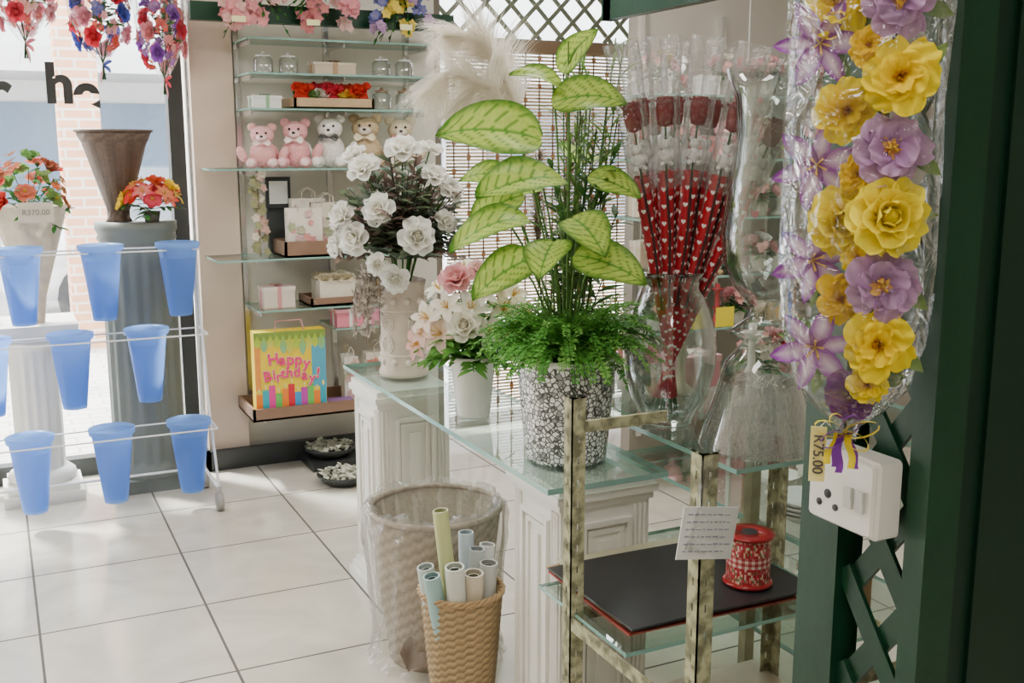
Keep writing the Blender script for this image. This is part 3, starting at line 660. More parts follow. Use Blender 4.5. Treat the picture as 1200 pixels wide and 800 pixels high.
# ============================================================ COUNTER
def pedestal(label, x0, x1, y0, y1, h):
    t = thing('counter_pedestal', label, 'pedestal', ((x0+x1)/2, (y0+y1)/2, 0), group='white counter pedestals')
    a, b = (x1-x0)/2, (y1-y0)/2
    part(t, 'plinth', MB().bx(-a-.03, a+.03, -b-.03, b+.03, 0, .035).bx(-a-.02, a+.02, -b-.02, b+.02, .035, .06).bx(-a-.01, a+.01, -b-.01, b+.01, .06, .08), WHT)
    part(t, 'body', MB().bx(-a, a, -b, b, .08, h-.05), WHT)
    part(t, 'cornice', MB().bx(-a-.008, a+.008, -b-.008, b+.008, h-.06, h-.04).bx(-a-.018, a+.018, -b-.018, b+.018, h-.04, h-.02).bx(-a-.01, a+.01, -b-.01, b+.01, h-.02, h), WHT)
    for f in range(4):
        M = RZ(f*pi/2); d = b if f % 2 == 0 else a; w = a if f % 2 == 0 else b
        m = MB(); z0, z1 = .13, h-.1; wi = w-.055
        for (ww, th) in ((0, .012), (.022, .006)):
            e = wi-ww; m.bx(-e, -e+.014, -d-th, -d, z0+ww, z1-ww, M=M).bx(e-.014, e, -d-th, -d, z0+ww, z1-ww, M=M).bx(-e+.014, e-.014, -d-th, -d, z0+ww, z0+ww+.014, M=M).bx(-e+.014, e-.014, -d-th, -d, z1-ww-.014, z1-ww, M=M)
        m.bx(-wi+.055, wi-.055, -d-.008, -d, z0+.055, z1-.055, M=M)
        for sx in (-1, 1):
            for q in range(3):
                x = sx*(w-.012-q*.014); m.cyl((x, -d-.001, .09), (x, -d-.001, h-.07), .005, seg=8, M=M)
        part(t, 'panel_moulding', m, WHT)
    return t
pedestal('white carved panelled counter pedestal at the counter end', 1.15, 1.41, 3.42, 3.69, .765)
pedestal('white carved panelled counter pedestal behind metal rack', 1.215, 1.475, 2.225, 2.485, .765)
solo('glass_counter_top', 'long clear glass counter top resting on white pedestals', 'glass top', gplate(1.16, 1.51, 2.19, 3.86, .78, .015), [GLT, EDGE])

t = thing('display_stand', 'metal display stand with glass shelves beside the counter', 'stand')
LEGM = pm('cream_olive_metal', (.33, .32, .21), .7, 0, 25, .35, .1, 50, .3)
for (x, y) in ((1.79, 2.2), (2.32, 1.98), (2.32, 2.88), (1.57, 2.88)):
    part(t, 'leg', MB().bx(x-.015, x+.015, y-.015, y+.015, 0, .835), LEGM)
for (z, x0, y0) in ((.85, 1.53, 1.94), (.6, 1.8, 2.0), (.3, 1.8, 2.0)):
    part(t, 'glass_shelf', gplate(x0, 2.36, y0, 2.92, z, .012), [GLT, EDGE])

# ---- white rose arrangement
VR = radians(-25.9)
t = thing('flower_arrangement', 'tall pinkish-beige carved vase of white roses and dark foliage', 'flower arrangement', (1.31, 3.6, .781), VR)
pr = [(.001, 0), (.088, 0), (.09, .015), (.083, .03), (.082, .08), (.08, .2), (.076, .29), (.08, .325), (.085, .345), (.078, .348), (.068, .31), (.001, .28)]
VC = (.64, .54, .46); VC2 = (.78, .7, .62)
m = MB().lathe(pr, 40, VC)
for k in range(10):
    for zz in (.055, .275):
        a = k*2*pi/10; m.ell((cos(a)*.08, sin(a)*.08, zz), (.013, .013, .013), VC2, 8, 6)
for k in range(5):
    a = k*2*pi/5+.3
    for zc in (.12, .2):
        for q in range(3):
            rr = .009+.008*q; c = V((cos(a)*.0815, sin(a)*.0815, zc)); u = V((-sin(a), cos(a), 0))
            m.tube([c+u*cos(x*pi/8)*rr+V((0, 0, 1))*sin(x*pi/8)*rr*1.2 for x in range(17)], .0025, 5, VC2)
for zz in (.08, .24): m.tube([(.083*cos(x*pi/16), .083*sin(x*pi/16), zz) for x in range(33)], .003, 5, VC2)
part(t, 'vase', m, vm('cream_ceramic', 0, .6, 30, .12, .25))
WR = (.9, .88, .8)
WHP = vm('white_petal', .4, .8, 60, .02, spec=.15)
ros = [(-.11, .735, .1, .05), (.015, .795, .06, .055), (-.055, .60, .17, .05), (-.185, .575, .12, .046), (-.14, .505, .15, .052), (.07, .515, .19, .055), (-.005, .375, .18, .044), (.12, .71, .05, .043), (-.16, .78, 0, .04), (.175, .66, .04, .043), (-.215, .47, .04, .043), (.1, .8, -.05, .04), (.16, .56, .1, .036), (-.06, .425, .2, .035), (.0, .7, -.14, .05), (.1, .6, -.15, .05), (-.1, .6, -.15, .05)]
stems = MB()
for (x, z, y, r) in ros:
    p = V((x, -y, z)); m = MB(); d = (p-V((0, 0, .5))).normalized()
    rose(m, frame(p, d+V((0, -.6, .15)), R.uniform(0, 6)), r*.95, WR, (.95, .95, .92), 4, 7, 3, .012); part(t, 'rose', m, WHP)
    stems.tube([(x*.1, -y*.1, .3), (x*.4, -y*.35, .3+(z-.3)*.6), p], .003, 5, GRN)
part(t, 'stems', stems, LEAF)
m = MB()
for k in range(125):
    d = hemi(k, 125, -.45); rr = R.uniform(.13, .23)
    c = R.choice([((.06, .08, .045), (.14, .19, .1)), ((.1, .065, .055), (.25, .17, .14)), ((.07, .1, .06), (.2, .26, .16)), ((.1, .14, .1), (.3, .35, .28))])
    leafspray(m, (0, 0, .42), (d.x*rr*1.15, d.y*rr, .57+d.z*rr*1.25), 10, .055, .03, c[0], c[1], .08)
part(t, 'foliage', m, LEAF)
m = MB()
for k in range(26):
    a = R.uniform(2.9, 4.1); L = R.uniform(.1, .3); rr = R.uniform(.1, .16)
    p = [V((cos(a)*.05, sin(a)*.05, .36)), V((cos(a)*rr, sin(a)*rr, .38)), V((cos(a)*(rr+.02), sin(a)*(rr+.02), .38-L*.5)), V((cos(a)*(rr+.02), sin(a)*(rr+.02), .4-L))]
    m.tube(p, .0015, 4, (.35, .28, .22))
    for q in range(9): m.petal(frame(p[1].lerp(p[3], q/9)+V((R.uniform(-.01, .01), R.uniform(-.01, .01), 0)), (R.uniform(-1, 1), R.uniform(-1, 1), R.uniform(-.5, .5)), R.uniform(0, 6)), .026, .016, .2, -.4, (.4, .34, .29), (.6, .53, .45), .2, 2, 1, .5)
part(t, 'dried_trail', m, LEAF)

# ---- lily pot
t = thing('lily_pot', 'small white pot of pink and white artificial lilies and roses', 'flower arrangement', (1.29, 2.93, .781), VR)
part(t, 'pot', MB().lathe([(.001, 0), (.05, 0), (.052, .01), (.068, .17), (.072, .175), (.074, .19), (.067, .192), (.06, .17), (.001, .16)], 32), pm('white_ceramic', (.82, .81, .77), .25))
PK = (.84, .45, .48); WL = (.93, .91, .84)
fls = [('r', -.045, .42, .04, .045, PK), ('r', .02, .44, 0, .036, (.88, .65, .62)), ('l', .0, .34, .08, .065, WL), ('l', .09, .33, .03, .065, (.9, .89, .68)), ('l', -.09, .27, .08, .07, (.9, .68, .64)), ('l', -.13, .31, .05, .06, (.9, .8, .77)), ('l', -.16, .23, .03, .055, (.84, .45, .48)), ('l', .12, .37, .0, .055, (.9, .89, .7)), ('l', .05, .28, .1, .055, WL), ('l', -.03, .44, -.05, .055, WL), ('r', .06, .4, .03, .035, (.9, .85, .66)), ('l', .1, .26, .08, .05, (.9, .88, .68)), ('l', .05, .42, -.1, .05, PK), ('l', -.1, .38, -.06, .055, WL), ('l', -.07, .35, .1, .055, (.9, .82, .8)), ('l', -.14, .27, .06, .05, (.88, .62, .6)), ('l', .15, .32, .03, .05, (.9, .88, .7)), ('r', -.02, .3, .12, .04, (.9, .87, .78)), ('l', .03, .38, .06, .05, WL)]
st = MB()
for (kd, x, z, y, r, c) in fls:
    m = MB(); p = V((x, -y, z)); d = (p-V((0, 0, .22))).normalized()+V((0, -.7, .1)); M = frame(p, d, R.uniform(0, 6))
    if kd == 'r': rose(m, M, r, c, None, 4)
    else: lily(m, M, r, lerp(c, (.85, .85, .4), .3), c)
    part(t, 'rose' if kd == 'r' else 'lily', m, WHP); st.tube([(0, 0, .17), (x*.5, -y*.5, .17+(z-.17)*.6), p], .003, 5, GRN)
part(t, 'stems', st, LEAF)
m = MB()
for k in range(40):
    d = hemi(k, 40, -.1); leafspray(m, (0, 0, .18), (d.x*.17, d.y*.17, .2+d.z*.22), 8, .055, .022, GRN, LGR, .15)
for k in range(11):
    a = R.uniform(0, 6.3); m.petal(frame((0, 0, .19), (0, 0, 1), a), .2, .045, .9, -1.4, GRN, LGR, .1, 6, 1, .5, fold=.2)
part(t, 'foliage', m, LEAF)

# ---- pebble pot with caladium and fern
mm_, nt, o = _new('mosaic_pebble')
tc = nt.nodes.new('ShaderNodeTexCoord'); vo = nt.nodes.new('ShaderNodeTexVoronoi'); vo.feature = 'DISTANCE_TO_EDGE'; vo.inputs['Scale'].default_value = 80
vo2 = nt.nodes.new('ShaderNodeTexVoronoi'); vo2.inputs['Scale'].default_value = 80
nt.links.new(tc.outputs['Object'], vo.inputs[0]); nt.links.new(tc.outputs['Object'], vo2.inputs[0])
rp = nt.nodes.new('ShaderNodeMath'); rp.operation = 'GREATER_THAN'; rp.inputs[1].default_value = .09; nt.links.new(vo.outputs['Distance'], rp.inputs[0])
sx = nt.nodes.new('ShaderNodeSeparateColor'); nt.links.new(vo2.outputs['Color'], sx.inputs[0])
mr = nt.nodes.new('ShaderNodeMapRange'); mr.inputs[1].default_value = .15; mr.inputs[2].default_value = .4; mr.inputs[3].default_value = .25; mr.inputs[4].default_value = .88; nt.links.new(sx.outputs[0], mr.inputs[0])
mu = nt.nodes.new('ShaderNodeMath'); mu.operation = 'MULTIPLY_ADD'; mu.inputs[2].default_value = .09; nt.links.new(mr.outputs[0], mu.inputs[0]); nt.links.new(rp.outputs[0], mu.inputs[1])
b = nt.nodes.new('ShaderNodeBsdfPrincipled'); b.inputs['Roughness'].default_value = .25; b.inputs['Metallic'].default_value = .1
nt.links.new(mu.outputs[0], b.inputs['Base Color'])
bp = nt.nodes.new('ShaderNodeBump'); bp.inputs['Strength'].default_value = .5; bp.inputs['Distance'].default_value = .004; nt.links.new(rp.outputs[0], bp.inputs['Height']); nt.links.new(bp.outputs[0], b.inputs['Normal'])
nt.links.new(b.outputs[0], o.inputs[0])
t = thing('potted_plant', 'black and white pebble-pattern pot with caladium and fern', 'potted plant', (1.335, 2.42, .781), VR)
part(t, 'pot', MB().lathe([(.001, 0), (.105, 0), (.109, .01), (.132, .265)], 48), mm_)
part(t, 'pot_rim', MB().lathe([(.132, .265), (.135, .267), (.136, .277), (.132, .281), (.12, .27), (.115, .22), (.001, .21)], 48), MC['white_ceramic'])
def cal_col(tt, q):
    v = abs(q)
    sp = .5+.5*sin(tt*61+q*23)*sin(q*47+tt*13)
    edge = min(1, max(0, (v-.68)/.28)+max(0, (tt-.84)/.15))
    g = lerp((.62, .76, .16), (.4, .6, .07), min(1, v*1.0*sp+.15))
    ph = (tt*7+v*1.7) % 1
    if abs(ph-.5) < .09 and v < .88: g = lerp(g, (.06, .26, .02), .85)
    if v < .06: g = (.1, .34, .04)
    return lerp(g, (.03, .17, .012), edge*(.8+.2*sp))
def callead(m, p, d, L, W, tilt=.75, curl=-.9):
    d = V(d).normalized(); n = V((R.uniform(-.25, .25), -tilt, .8)); n = (n-d*n.dot(d)).normalized()
    T = Matrix.Translation(V(p)-d*L*.22) @ Matrix((d, n.cross(d), n)).transposed().to_4x4()
    m.petal(T, L, W, .35, curl, cup=.03, nv=32, nu=10, peak=.36, wav=.02, fold=.14, cm=cal_col, ph=R.uniform(0, 6))
CAL = [(-.13, .84, .05, (-1, -.15, .12), .26, .18), (-.07, .73, .13, (-.95, -.5, -.2), .23, .18), (-.15, .63, .12, (-1, -.3, -.2), .21, .14), (-.15, .68, .04, (-1, 0, -.45), .17, .12), (.0, .93, .02, (1, -.2, .15), .19, .13), (.08, .73, .03, (1, -.3, -.4), .14, .1), (.05, .54, .14, (1, -.4, -.3), .19, .13), (.0, 1.03, -.05, (.6, -.3, .8), .14, .08), (-.12, .53, .15, (-1, -.4, -.5), .19, .13), (.03, .78, -.14, (.3, .9, .1), .18, .13), (-.08, .7, -.15, (-.3, .9, 0), .18, .13), (-.04, .97, .0, (-.8, -.3, .45), .15, .1), (.02, .63, .14, (.5, -.9, -.35), .16, .12), (-.05, .57, .17, (-.3, -1, -.6), .15, .12), (-.18, .74, .02, (-1, .2, .15), .14, .09)]
stm = MB()
for (x, z, y, d, L, W) in CAL:
    m = MB(); L *= 1.05; callead(m, (x, -y, z), d, L, W, R.uniform(.4, 1.0), R.uniform(-1.4, -.7)); part(t, 'caladium_leaf', m, LEAF)
    stm.tube([(x*.15, -y*.15, .2), (x*.3, -y*.25, .2+(z-.2)*.45), (x*.75, -y*.7, .2+(z-.2)*.85), (x, -y, z)], .0028, 6, (.16, .3, .08))
part(t, 'stems', stm, LEAF)
m = MB()
for k in range(18):
    a = R.uniform(0, 6.3); rr = R.uniform(.03, .13); z = R.uniform(.42, .95)
    leafspray(m, (cos(a)*.02+.02, sin(a)*.02+.02, z-.25), (cos(a)*rr+.03, sin(a)*rr+.05, z), 9, .07, .018, (.03, .09, .02), (.08, .2, .05), .1)
for k in range(14):
    x = R.uniform(-.02, .15); y = R.uniform(.02, .14); z = R.uniform(.8, 1.1)
    base = V((x*.2, y*.2, .2)); tip = V((x, y, z)); m.tube([base, base.lerp(tip, .5)+V((0, 0, .02)), tip], .002, 5, (.14, .25, .07))
    for q in range(20):
        tt = .3+.7*q/20; p = base.lerp(tip, tt); a = R.uniform(0, 6.3)
        m.petal(frame(p, (0, 0, 1), a), R.uniform(.06, .12), .008, R.uniform(.8, 1.3), -.9, (.1, .22, .04), (.26, .4, .12), .1, 4, 1, .4)
part(t, 'dark_foliage', m, LEAF)
m = MB()
for k in range(290):
    a = k*2.39996+R.uniform(-.2, .2); el = R.uniform(.5, 1.52); L = R.uniform(.13, .25)
    g = R.choice([((.05, .2, .03), (.12, .38, .06)), ((.08, .28, .04), (.18, .48, .08)), ((.1, .36, .05), (.3, .6, .14))])
    pts = []; x = 0.08*R.random(); z = .265+.03*R.random(); th = el
    for j in range(8): pts.append(V((cos(a)*x, sin(a)*x, z))); x += L/7*cos(th); z += L/7*sin(th); th -= .27*R.uniform(.5, 1.4)
    m.tube(pts, .001, 3, g[0])
    for j in range(28):
        tt = .08+.9*j/28; i = min(int(tt*7), 6); p = pts[i].lerp(pts[i+1], tt*7-i); d = (pts[i+1]-pts[i]).normalized()
        s = d.cross(V((0, 0, 1))); s = s.normalized() if s.length > .05 else V((sin(a), -cos(a), 0)); pl = .028*(1-tt*.6)
        for sg in (-1, 1):
            e = p+(s*sg+d*.5+V((0, 0, R.uniform(-.8, .8)))).normalized()*pl; w2 = d*.0024; md = p.lerp(e, .5)
            m.add([p, md+w2*1.5, e, md-w2*1.5], [(0, 1, 2, 3)], lerp(g[0], g[1], tt))
part(t, 'fern_fronds', m, LEAF)

# ---- pampas
t = thing('pampas_arrangement', 'dried cream pampas grass plumes in a slim grey vase', 'dried grass', (1.42, 2.7, .781), VR)
part(t, 'vase', MB().lathe([(.001, 0), (.045, 0), (.05, .1), (.035, .25), (.04, .3), (.03, .3), (.001, .2)], 24, (.3, .28, .26)), GLOS)
def plume(pts, n, L, col1, col2, spread=1., wd=.0011, t0=.35):
    m = MB(); pts = [V(p) for p in pts]; N = len(pts)-1
    m.tube(pts, .0025, 5, col1)
    for k in range(n):
        tt = t0+(1-t0)*R.random(); i = min(int(tt*N), N-1); p = pts[i].lerp(pts[i+1], tt*N-i); d = (pts[i+1]-pts[i]).normalized()
        o = V((R.gauss(0, 1), R.gauss(0, 1), R.gauss(0, 1))); o = (o-d*o.dot(d)).normalized()
        l = L*R.uniform(.4, 1)*(1.15-.7*abs(tt-.65)*2); v = (d*1.0+o*spread).normalized(); q = p.copy(); sd = v.cross(V((.3, .5, .8))).normalized()*wd
        vs = []
        for j in range(5): vs += [q-sd*(1-j/5), q+sd*(1-j/5)]; q = q+v*l/4; v = (v+V((0, 0, -.3))).normalized()
        m.add(vs, [(2*j, 2*j+1, 2*j+3, 2*j+2) for j in range(4)], lerp(col1, col2, R.random()))
    return m
PAMP = vm('pampas_fibre', .6, .9, 20, .06, spec=.1)
C1, C2 = (.82, .77, .68), (.96, .93, .86)
pls = [[(0, 0, .25), (-.02, 0, .6), (-.08, -.01, .85), (-.17, -.02, .98), (-.27, -.02, 1.02), (-.34, -.02, .95)],
       [(0, 0, .25), (-.02, .02, .6), (-.07, .03, .9), (-.14, .04, 1.06), (-.22, .05, 1.12), (-.29, .05, 1.12)],
       [(0, 0, .25), (0, .03, .6), (-.04, .03, .85), (-.11, .03, .97), (-.2, .02, .98), (-.28, .0, .9)],
       [(0, 0, .25), (-.02, .03, .6), (-.08, .05, .92), (-.15, .05, 1.06), (-.2, .05, 1.13)]]
for k, p in enumerate(pls):
    part(t, 'plume', plume(p, 1250, .17, C1, C2, .95, .0008, t0=.5), PAMP)
m = plume([(0, 0, .25), (.03, .05, .5), (.06, .05, .7), (.1, .06, .9)], 800, .08, (.16, .11, .07), (.36, .27, .19), .8)
part(t, 'dried_seed_head', m, PAMP, 'dark brown dried seed head')
m = plume([(0, 0, .25), (-.02, .0, .45), (-.03, .0, .62), (-.02, .01, .8)], 800, .07, (.16, .11, .07), (.36, .27, .19), .8)
part(t, 'dried_seed_head', m, PAMP, 'dark brown dried seed head')

# ---- glass vase with wrapped roses
VX, VY = 1.64, 2.39
solo('glass_vase', 'large clear glass vase holding wrapped roses', 'vase',
     MB().lathe([(.001, .012), (.06, .012), (.068, 0), (.072, .004), (.074, .02), (.104, .07), (.124, .15), (.127, .21), (.116, .28), (.092, .34), (.08, .375), (.084, .4), (.094, .415), (.09, .418), (.077, .38), (.088, .34), (.112, .28), (.122, .21), (.119, .15), (.1, .07), (.06, .025), (.001, .022)], 48), GL, (VX, VY, .851))
def heart(s):
    pts = []
    for k in range(14):
        a = 2*pi*k/14; pts.append((.0588*16*sin(a)**3*s*.5, (.0588*(13*cos(a)-5*cos(2*a)-2*cos(3*a)-cos(4*a)))*s*.5))
    return pts
LR = 1.0
def rs(f): return .009+.028*f
wr = thing('wrapped_rose', 'single red velvet rose in clear heart-printed cellophane sleeve', 'wrapped rose', (0, 0, 0), group='wrapped roses in the glass vase')
m = MB(); m.lathe([(.004, LR*.775), (.018, LR*.78), (.022, LR*.8), (.023, LR*.825), (.02, LR*.85)], 18, (.2, .002, .008)); rose(m, frame((0, 0, LR*.82), (0, 0, 1)), .03, (.18, .002, .008), (.26, .005, .013), 3)
part(wr, 'rose_head', m, vm('velvet_petal', 0, .9, 60, .1, spec=.1))
part(wr, 'stem', MB().tube([(0, 0, 0), (0, 0, LR*.78)], .0028, 6, (.05, .16, .04)), LEAF)
m = MB(); wc = (.84, .83, .81); zb = LR*.7
m.ell((0, 0, zb), (.017, .015, .02), wc, 12, 8).ell((0, 0, zb+.03), (.014, .013, .013), wc, 12, 8)
for sx in (-1, 1): m.ell((sx*.011, 0, zb+.042), (.006, .004, .006), wc, 8, 6).ell((sx*.016, -.008, zb+.005), (.006, .007, .012), wc, 8, 6).ell((sx*.011, -.012, zb-.018), (.007, .011, .007), wc, 8, 6)
part(wr, 'plush_bear_charm', m, MATTE)
part(wr, 'clear_sleeve', MB().lathe([(rs(f)*1.15, LR*f) for f in (.62, .7, .78, .86, .93, 1.)], 20, rmod=lambda r, i, j: r*(1+.1*sin(i*2.2+j))), SLV)
part(wr, 'printed_sleeve', MB().lathe([(rs(f)*.78, LR*f) for f in (.04, .1, .2, .3, .4, .5, .6, .66)], 18, (.5, .01, .025), rmod=lambda r, i, j: r*(1+.06*sin(i*2.2))), vm('red_foil', .1, .35, 30, .12))
m = MB()
for row in range(25):
    f = .1+row*.0225; n = 4
    for k in range(n):
        a = 2*pi*k/n+row*.8; rr = rs(f)*.84+.001; c = V((cos(a)*rr, sin(a)*rr, LR*f)); u = V((-sin(a), cos(a), 0)); s = .015 if f > .35 else .011
        vs = [c+u*x+V((0, 0, y)) for (x, y) in heart(s)]; m.add(vs, [tuple(range(14))], (.85, .78, .76), smooth=False)
part(wr, 'heart_print', m, PAINT)
part(wr, 'dark_ribbon', MB().tube([(.0, -rs(.35)*.84, LR*.3), (.004, -rs(.5)*.88, LR*.5), (-.004, -rs(.62)*.88, LR*.66)], .004, 5, (.06, .015, .015)), PAINT)
Rv = V((cos(VR), sin(VR), 0)); Fv = V((-sin(VR), cos(VR), 0))
tips = [(-.125, 1.02, -.12), (-.085, .99, .02), (-.04, 1.03, -.1), (.005, 1.0, .06), (.05, 1.02, -.06), (.095, .98, .05), (.135, .98, -.08), (.18, .95, .04), (.24, .93, -.03), (-.03, .95, .2)]
for i, (du, dz, df) in enumerate(tips):
    B = V((VX, VY, .88))+Rv*(-du*.22)+Fv*(-df*.15); d = Rv*du*1.5+Fv*df*1.2+V((0, 0, dz*.95))
    e = (V((0, 0, 1)).rotation_difference(d).to_matrix() @ Matrix.Rotation(VR, 3, 'Z')).to_euler()
    if i == 0: wr.location = B; wr.rotation_euler = e
    else: dup(wr, B, rot=e)

# ---- tall glass trumpet vase over netting bell
t = thing('trumpet_glass_vase', 'tall clear glass hurricane vase on flared netting-filled bell foot', 'vase', (1.7, 2.08, .851))
bp_ = [(.145, 0), (.147, .006), (.135, .05), (.118, .11), (.1, .17), (.086, .22), (.06, .25), (.045, .27)]
part(t, 'netting_bell', MB().lathe([(r*.94, z) for r, z in bp_[:5]], 90, rmod=lambda r, i, j: r+.005*sin(i*2.1+j*1.3)+.003*sin(i*5.3)), BELL)
m = MB()
for k in range(480):
    h = R.random()**1.6; r = (.132-.07*h)*R.uniform(.75, 1); a = R.uniform(0, 6.3); p = V((cos(a)*r, sin(a)*r, .005+h*.16))
    m.petal(frame(p, (cos(a)+R.uniform(-.6, .6), sin(a)+R.uniform(-.6, .6), R.uniform(-1, 1)), R.uniform(0, 6)), .03, .003, .1, R.uniform(-2, 2), (.7, .67, .62), (.85, .82, .78), 0, 4, 1, .5)
o = part(t, 'netting_strands', m, vm('netting', .4, .5)); o['kind'] = 'stuff'
part(t, 'glass_foot', MB().lathe(bp_+[(.07, .285), (.085, .295), (.07, .305), (.035, .33), (.028, .35), (.045, .37)], 48), GL)
part(t, 'glass_bowl', MB().lathe([(.045, .37), (.075, .41), (.1, .47), (.108, .54), (.1, .62), (.085, .7), (.078, .78), (.085, .86), (.11, .93), (.108, .93), (.08, .86), (.073, .78), (.08, .7), (.095, .62), (.103, .54), (.095, .47), (.06, .41), (.001, .38)], 48), GL)

t = thing('hanging_ribbon', 'string of faded pink fabric hearts hanging by shelves', 'hanging decoration', (1.96, 2.55, 1.35))
m = MB()
for q in range(3):
    for k in range(9):
        c = V((q*.04, 0, .05+k*.055)); vs = [c+V((x, -.002+.004*(q % 2), y)) for (x, y) in heart(.03)]; m.add(vs, [tuple(range(14))], [(.6, .15, .17), (.75, .42, .45), (.55, .12, .15)][q], smooth=False)
part(t, 'heart_string', m, PET); part(t, 'cord', MB().cyl((.035, 0, 0), (.035, 0, .72), .002, seg=5), WIRE)

t = thing('trellis_divider', 'dark green timber trellis panel hung above the display stand', 'trellis')
for b_ in ((2.2, 3.35, 2.03, 2.1), (2.2, 3.35, 2.8, 2.88), (3.3, 3.36, 2.03, 2.9)): part(t, 'rail', MB().bx(1.98, 2.02, *b_), GREEN)
part(t, 'lattice', lattice(MB(), 2.2, 3.3, 2.1, 2.8, .16, .025, .008, lambda u, v, w: (1.99+w, u, v), 1.), GREEN)

# ============================================================ BACK-RIGHT SHELVES
t = thing('glass_shelf_unit', 'glass shelves against the partition crowded with small gifts', 'shelving')
LV = [.38, .78, 1.02, 1.28, 1.54, 1.82]
for x in (2.77, 3.2, 3.62): part(t, 'upright', MB().bx(x-.012, x+.012, 4.28, 4.32, .2, 2.2), CHR)
for z in LV: part(t, 'glass_shelf', gplate(2.58, 3.66, 3.92, 4.29, z, .01), [SHG, EDGE])
def bowl(label, loc, r, h, col):
    solo('footed_bowl', label, 'bowl', MB().lathe([(.001, 0), (r*.5, 0), (r*.45, h*.1), (r*.15, h*.2), (r*.18, h*.4), (r*.7, h*.55), (r, h), (r*.95, h), (r*.6, h*.6), (.001, h*.5)], 28, col), GLOS, loc)
def stick(label, loc, h, col):
    solo('candlestick', label, 'candlestick', MB().lathe([(.001, 0), (.04, 0), (.042, .01), (.015, .03), (.012, h*.35), (.022, h*.4), (.012, h*.48), (.01, h*.8), (.03, h*.88), (.032, h*.9), (.012, h*.9), (.012, h), (.001, h)], 20, col), GLOS, loc)
def minib(label, loc, cols, r=.07):
    t = thing('small_bouquet', label, 'flowers', loc)
    part(t, 'pot', MB().lathe([(.001, 0), (.03, 0), (.042, .07), (.036, .07), (.001, .06)], 20, (.7, .66, .6)), GLOS)
    bunch(t, 11, r, r*.9, cols, .1, .036, 8, ('rose', 'tiny'))
P_ = (.75, .36, .4); W_ = (.8, .77, .7); R_ = (.5, .07, .08)
cn = [('pink', P_), ('white', W_), ('brown', (.3, .19, .12)), ('cream', (.68, .58, .43)), ('red', R_), ('white', (.8, .8, .78)), ('gold', (.55, .4, .2))]
xs = [2.66+i*.114 for i in range(9)]
kinds = ['bowl mini stick box bowl mini jar mini bowl'.split(), 'mini bowl jar stick mini bowl box stick mini'.split(), 'stick bowl mini bowl stick mini box mini jar'.split(),
         'box mini stick mini bowl mini stick mini bowl'.split(), 'bowl mini box bear jar mini bowl mini stick'.split(), 'mini jar box mini bowl mini jar mini box'.split()]
back = 'box stick bowl box jar box stick bowl box'.split()
zi = 0
for z, ks in zip(LV, kinds):
    for row, kk in ((0, ks), (1, back)):
        if row and z < .9: continue
        for x, kd in zip(xs, kk):
            zi += 1; nm, c = cn[(zi*3+int(z*10)) % 7]; x += R.uniform(-.01, .01)+(.05 if row else 0); y = 4.0 if not row else 4.18
            if x > 3.6: continue
            if kd == 'bowl': bowl(nm+' glazed footed bowl on a glass shelf', (x, y, z), R.uniform(.048, .055), R.uniform(.09, .15), c)
            elif kd == 'stick': stick(nm+' turned candlestick standing on a glass shelf', (x, y, z), R.uniform(.17, .2), c)
            elif kd == 'box': giftbox(nm+' gift box tied with white ribbon on glass shelf', (x, y, z), (.1, .09, R.uniform(.1, .17) if row else R.uniform(.07, .11)), c, W_)
            elif kd == 'mini': minib('small pot of '+nm+' artificial flowers on glass shelf', (x, y, z), [c, P_, c], .06)
            elif kd == 'bear': teddy(nm+' small plush bear on a glass shelf', c, W_, (x, y, z), .18)
            else: jar('clear glass lidded jar on a glass shelf', (x, y, z), .045, R.uniform(.12, .16))
YT = pm('bright_yellow_card', (.85, .7, .04), .6)
for x in (2.86, 3.0):
    solo('price_card', 'bright yellow price card on glass shelf edge', 'price card', MB().bx(-.05, .05, -.002, .002, 0, .09), YT, (x, 3.935, .7805), group='yellow price cards')
bowl('white glazed footed bowl on the display stand', (2.0, 2.35, .601), .07, .06, W_)
for i in range(4):
    solo('white_dish', 'shallow white dish stacked on lower glass shelf', 'dish', MB().lathe([(.001, 0), (.05, 0), (.085, .02), (.09, .03), (.08, .026), (.001, .008)], 28, (.8, .8, .78)), GLOS, (1.93, 2.14, .601+i*.012), group='stacked white dishes')
minib('small pot of pink artificial flowers on display stand', (2.15, 2.6, .851), [P_, W_, R_])
giftbox('pink gift box with white ribbon on display stand', (1.97, 2.75, .851), (.14, .12, .1), P_, W_)
jar('clear glass lidded jar on the display stand', (2.1, 2.3, .851), .05, .18)
stick('white turned candlestick on the display stand', (1.97, 2.45, .851), .24, W_)
stick('cream turned candlestick on the display stand', (1.87, 2.66, .851), .3, (.7, .62, .48))
minib('small pot of white artificial flowers on display stand', (1.75, 2.78, .851), [W_, P_, W_])
giftbox('white gift box with red ribbon on lower shelf', (2.12, 2.25, .601), (.14, .14, .1), W_, R_)
giftbox('dark red gift box with white ribbon on lower shelf', (2.1, 2.6, .601), (.16, .14, .12), R_, W_)
bowl('cream glazed footed bowl on the lowest glass shelf', (1.92, 2.2, .301), .07, .09, (.7, .62, .48))
giftbox('brown gift box with gold ribbon on lowest glass shelf', (2.1, 2.2, .301), (.15, .14, .11), (.3, .18, .1), (.7, .55, .3))
jar('small clear glass jar on the lowest glass shelf', (1.9, 2.45, .301), .05, .14)

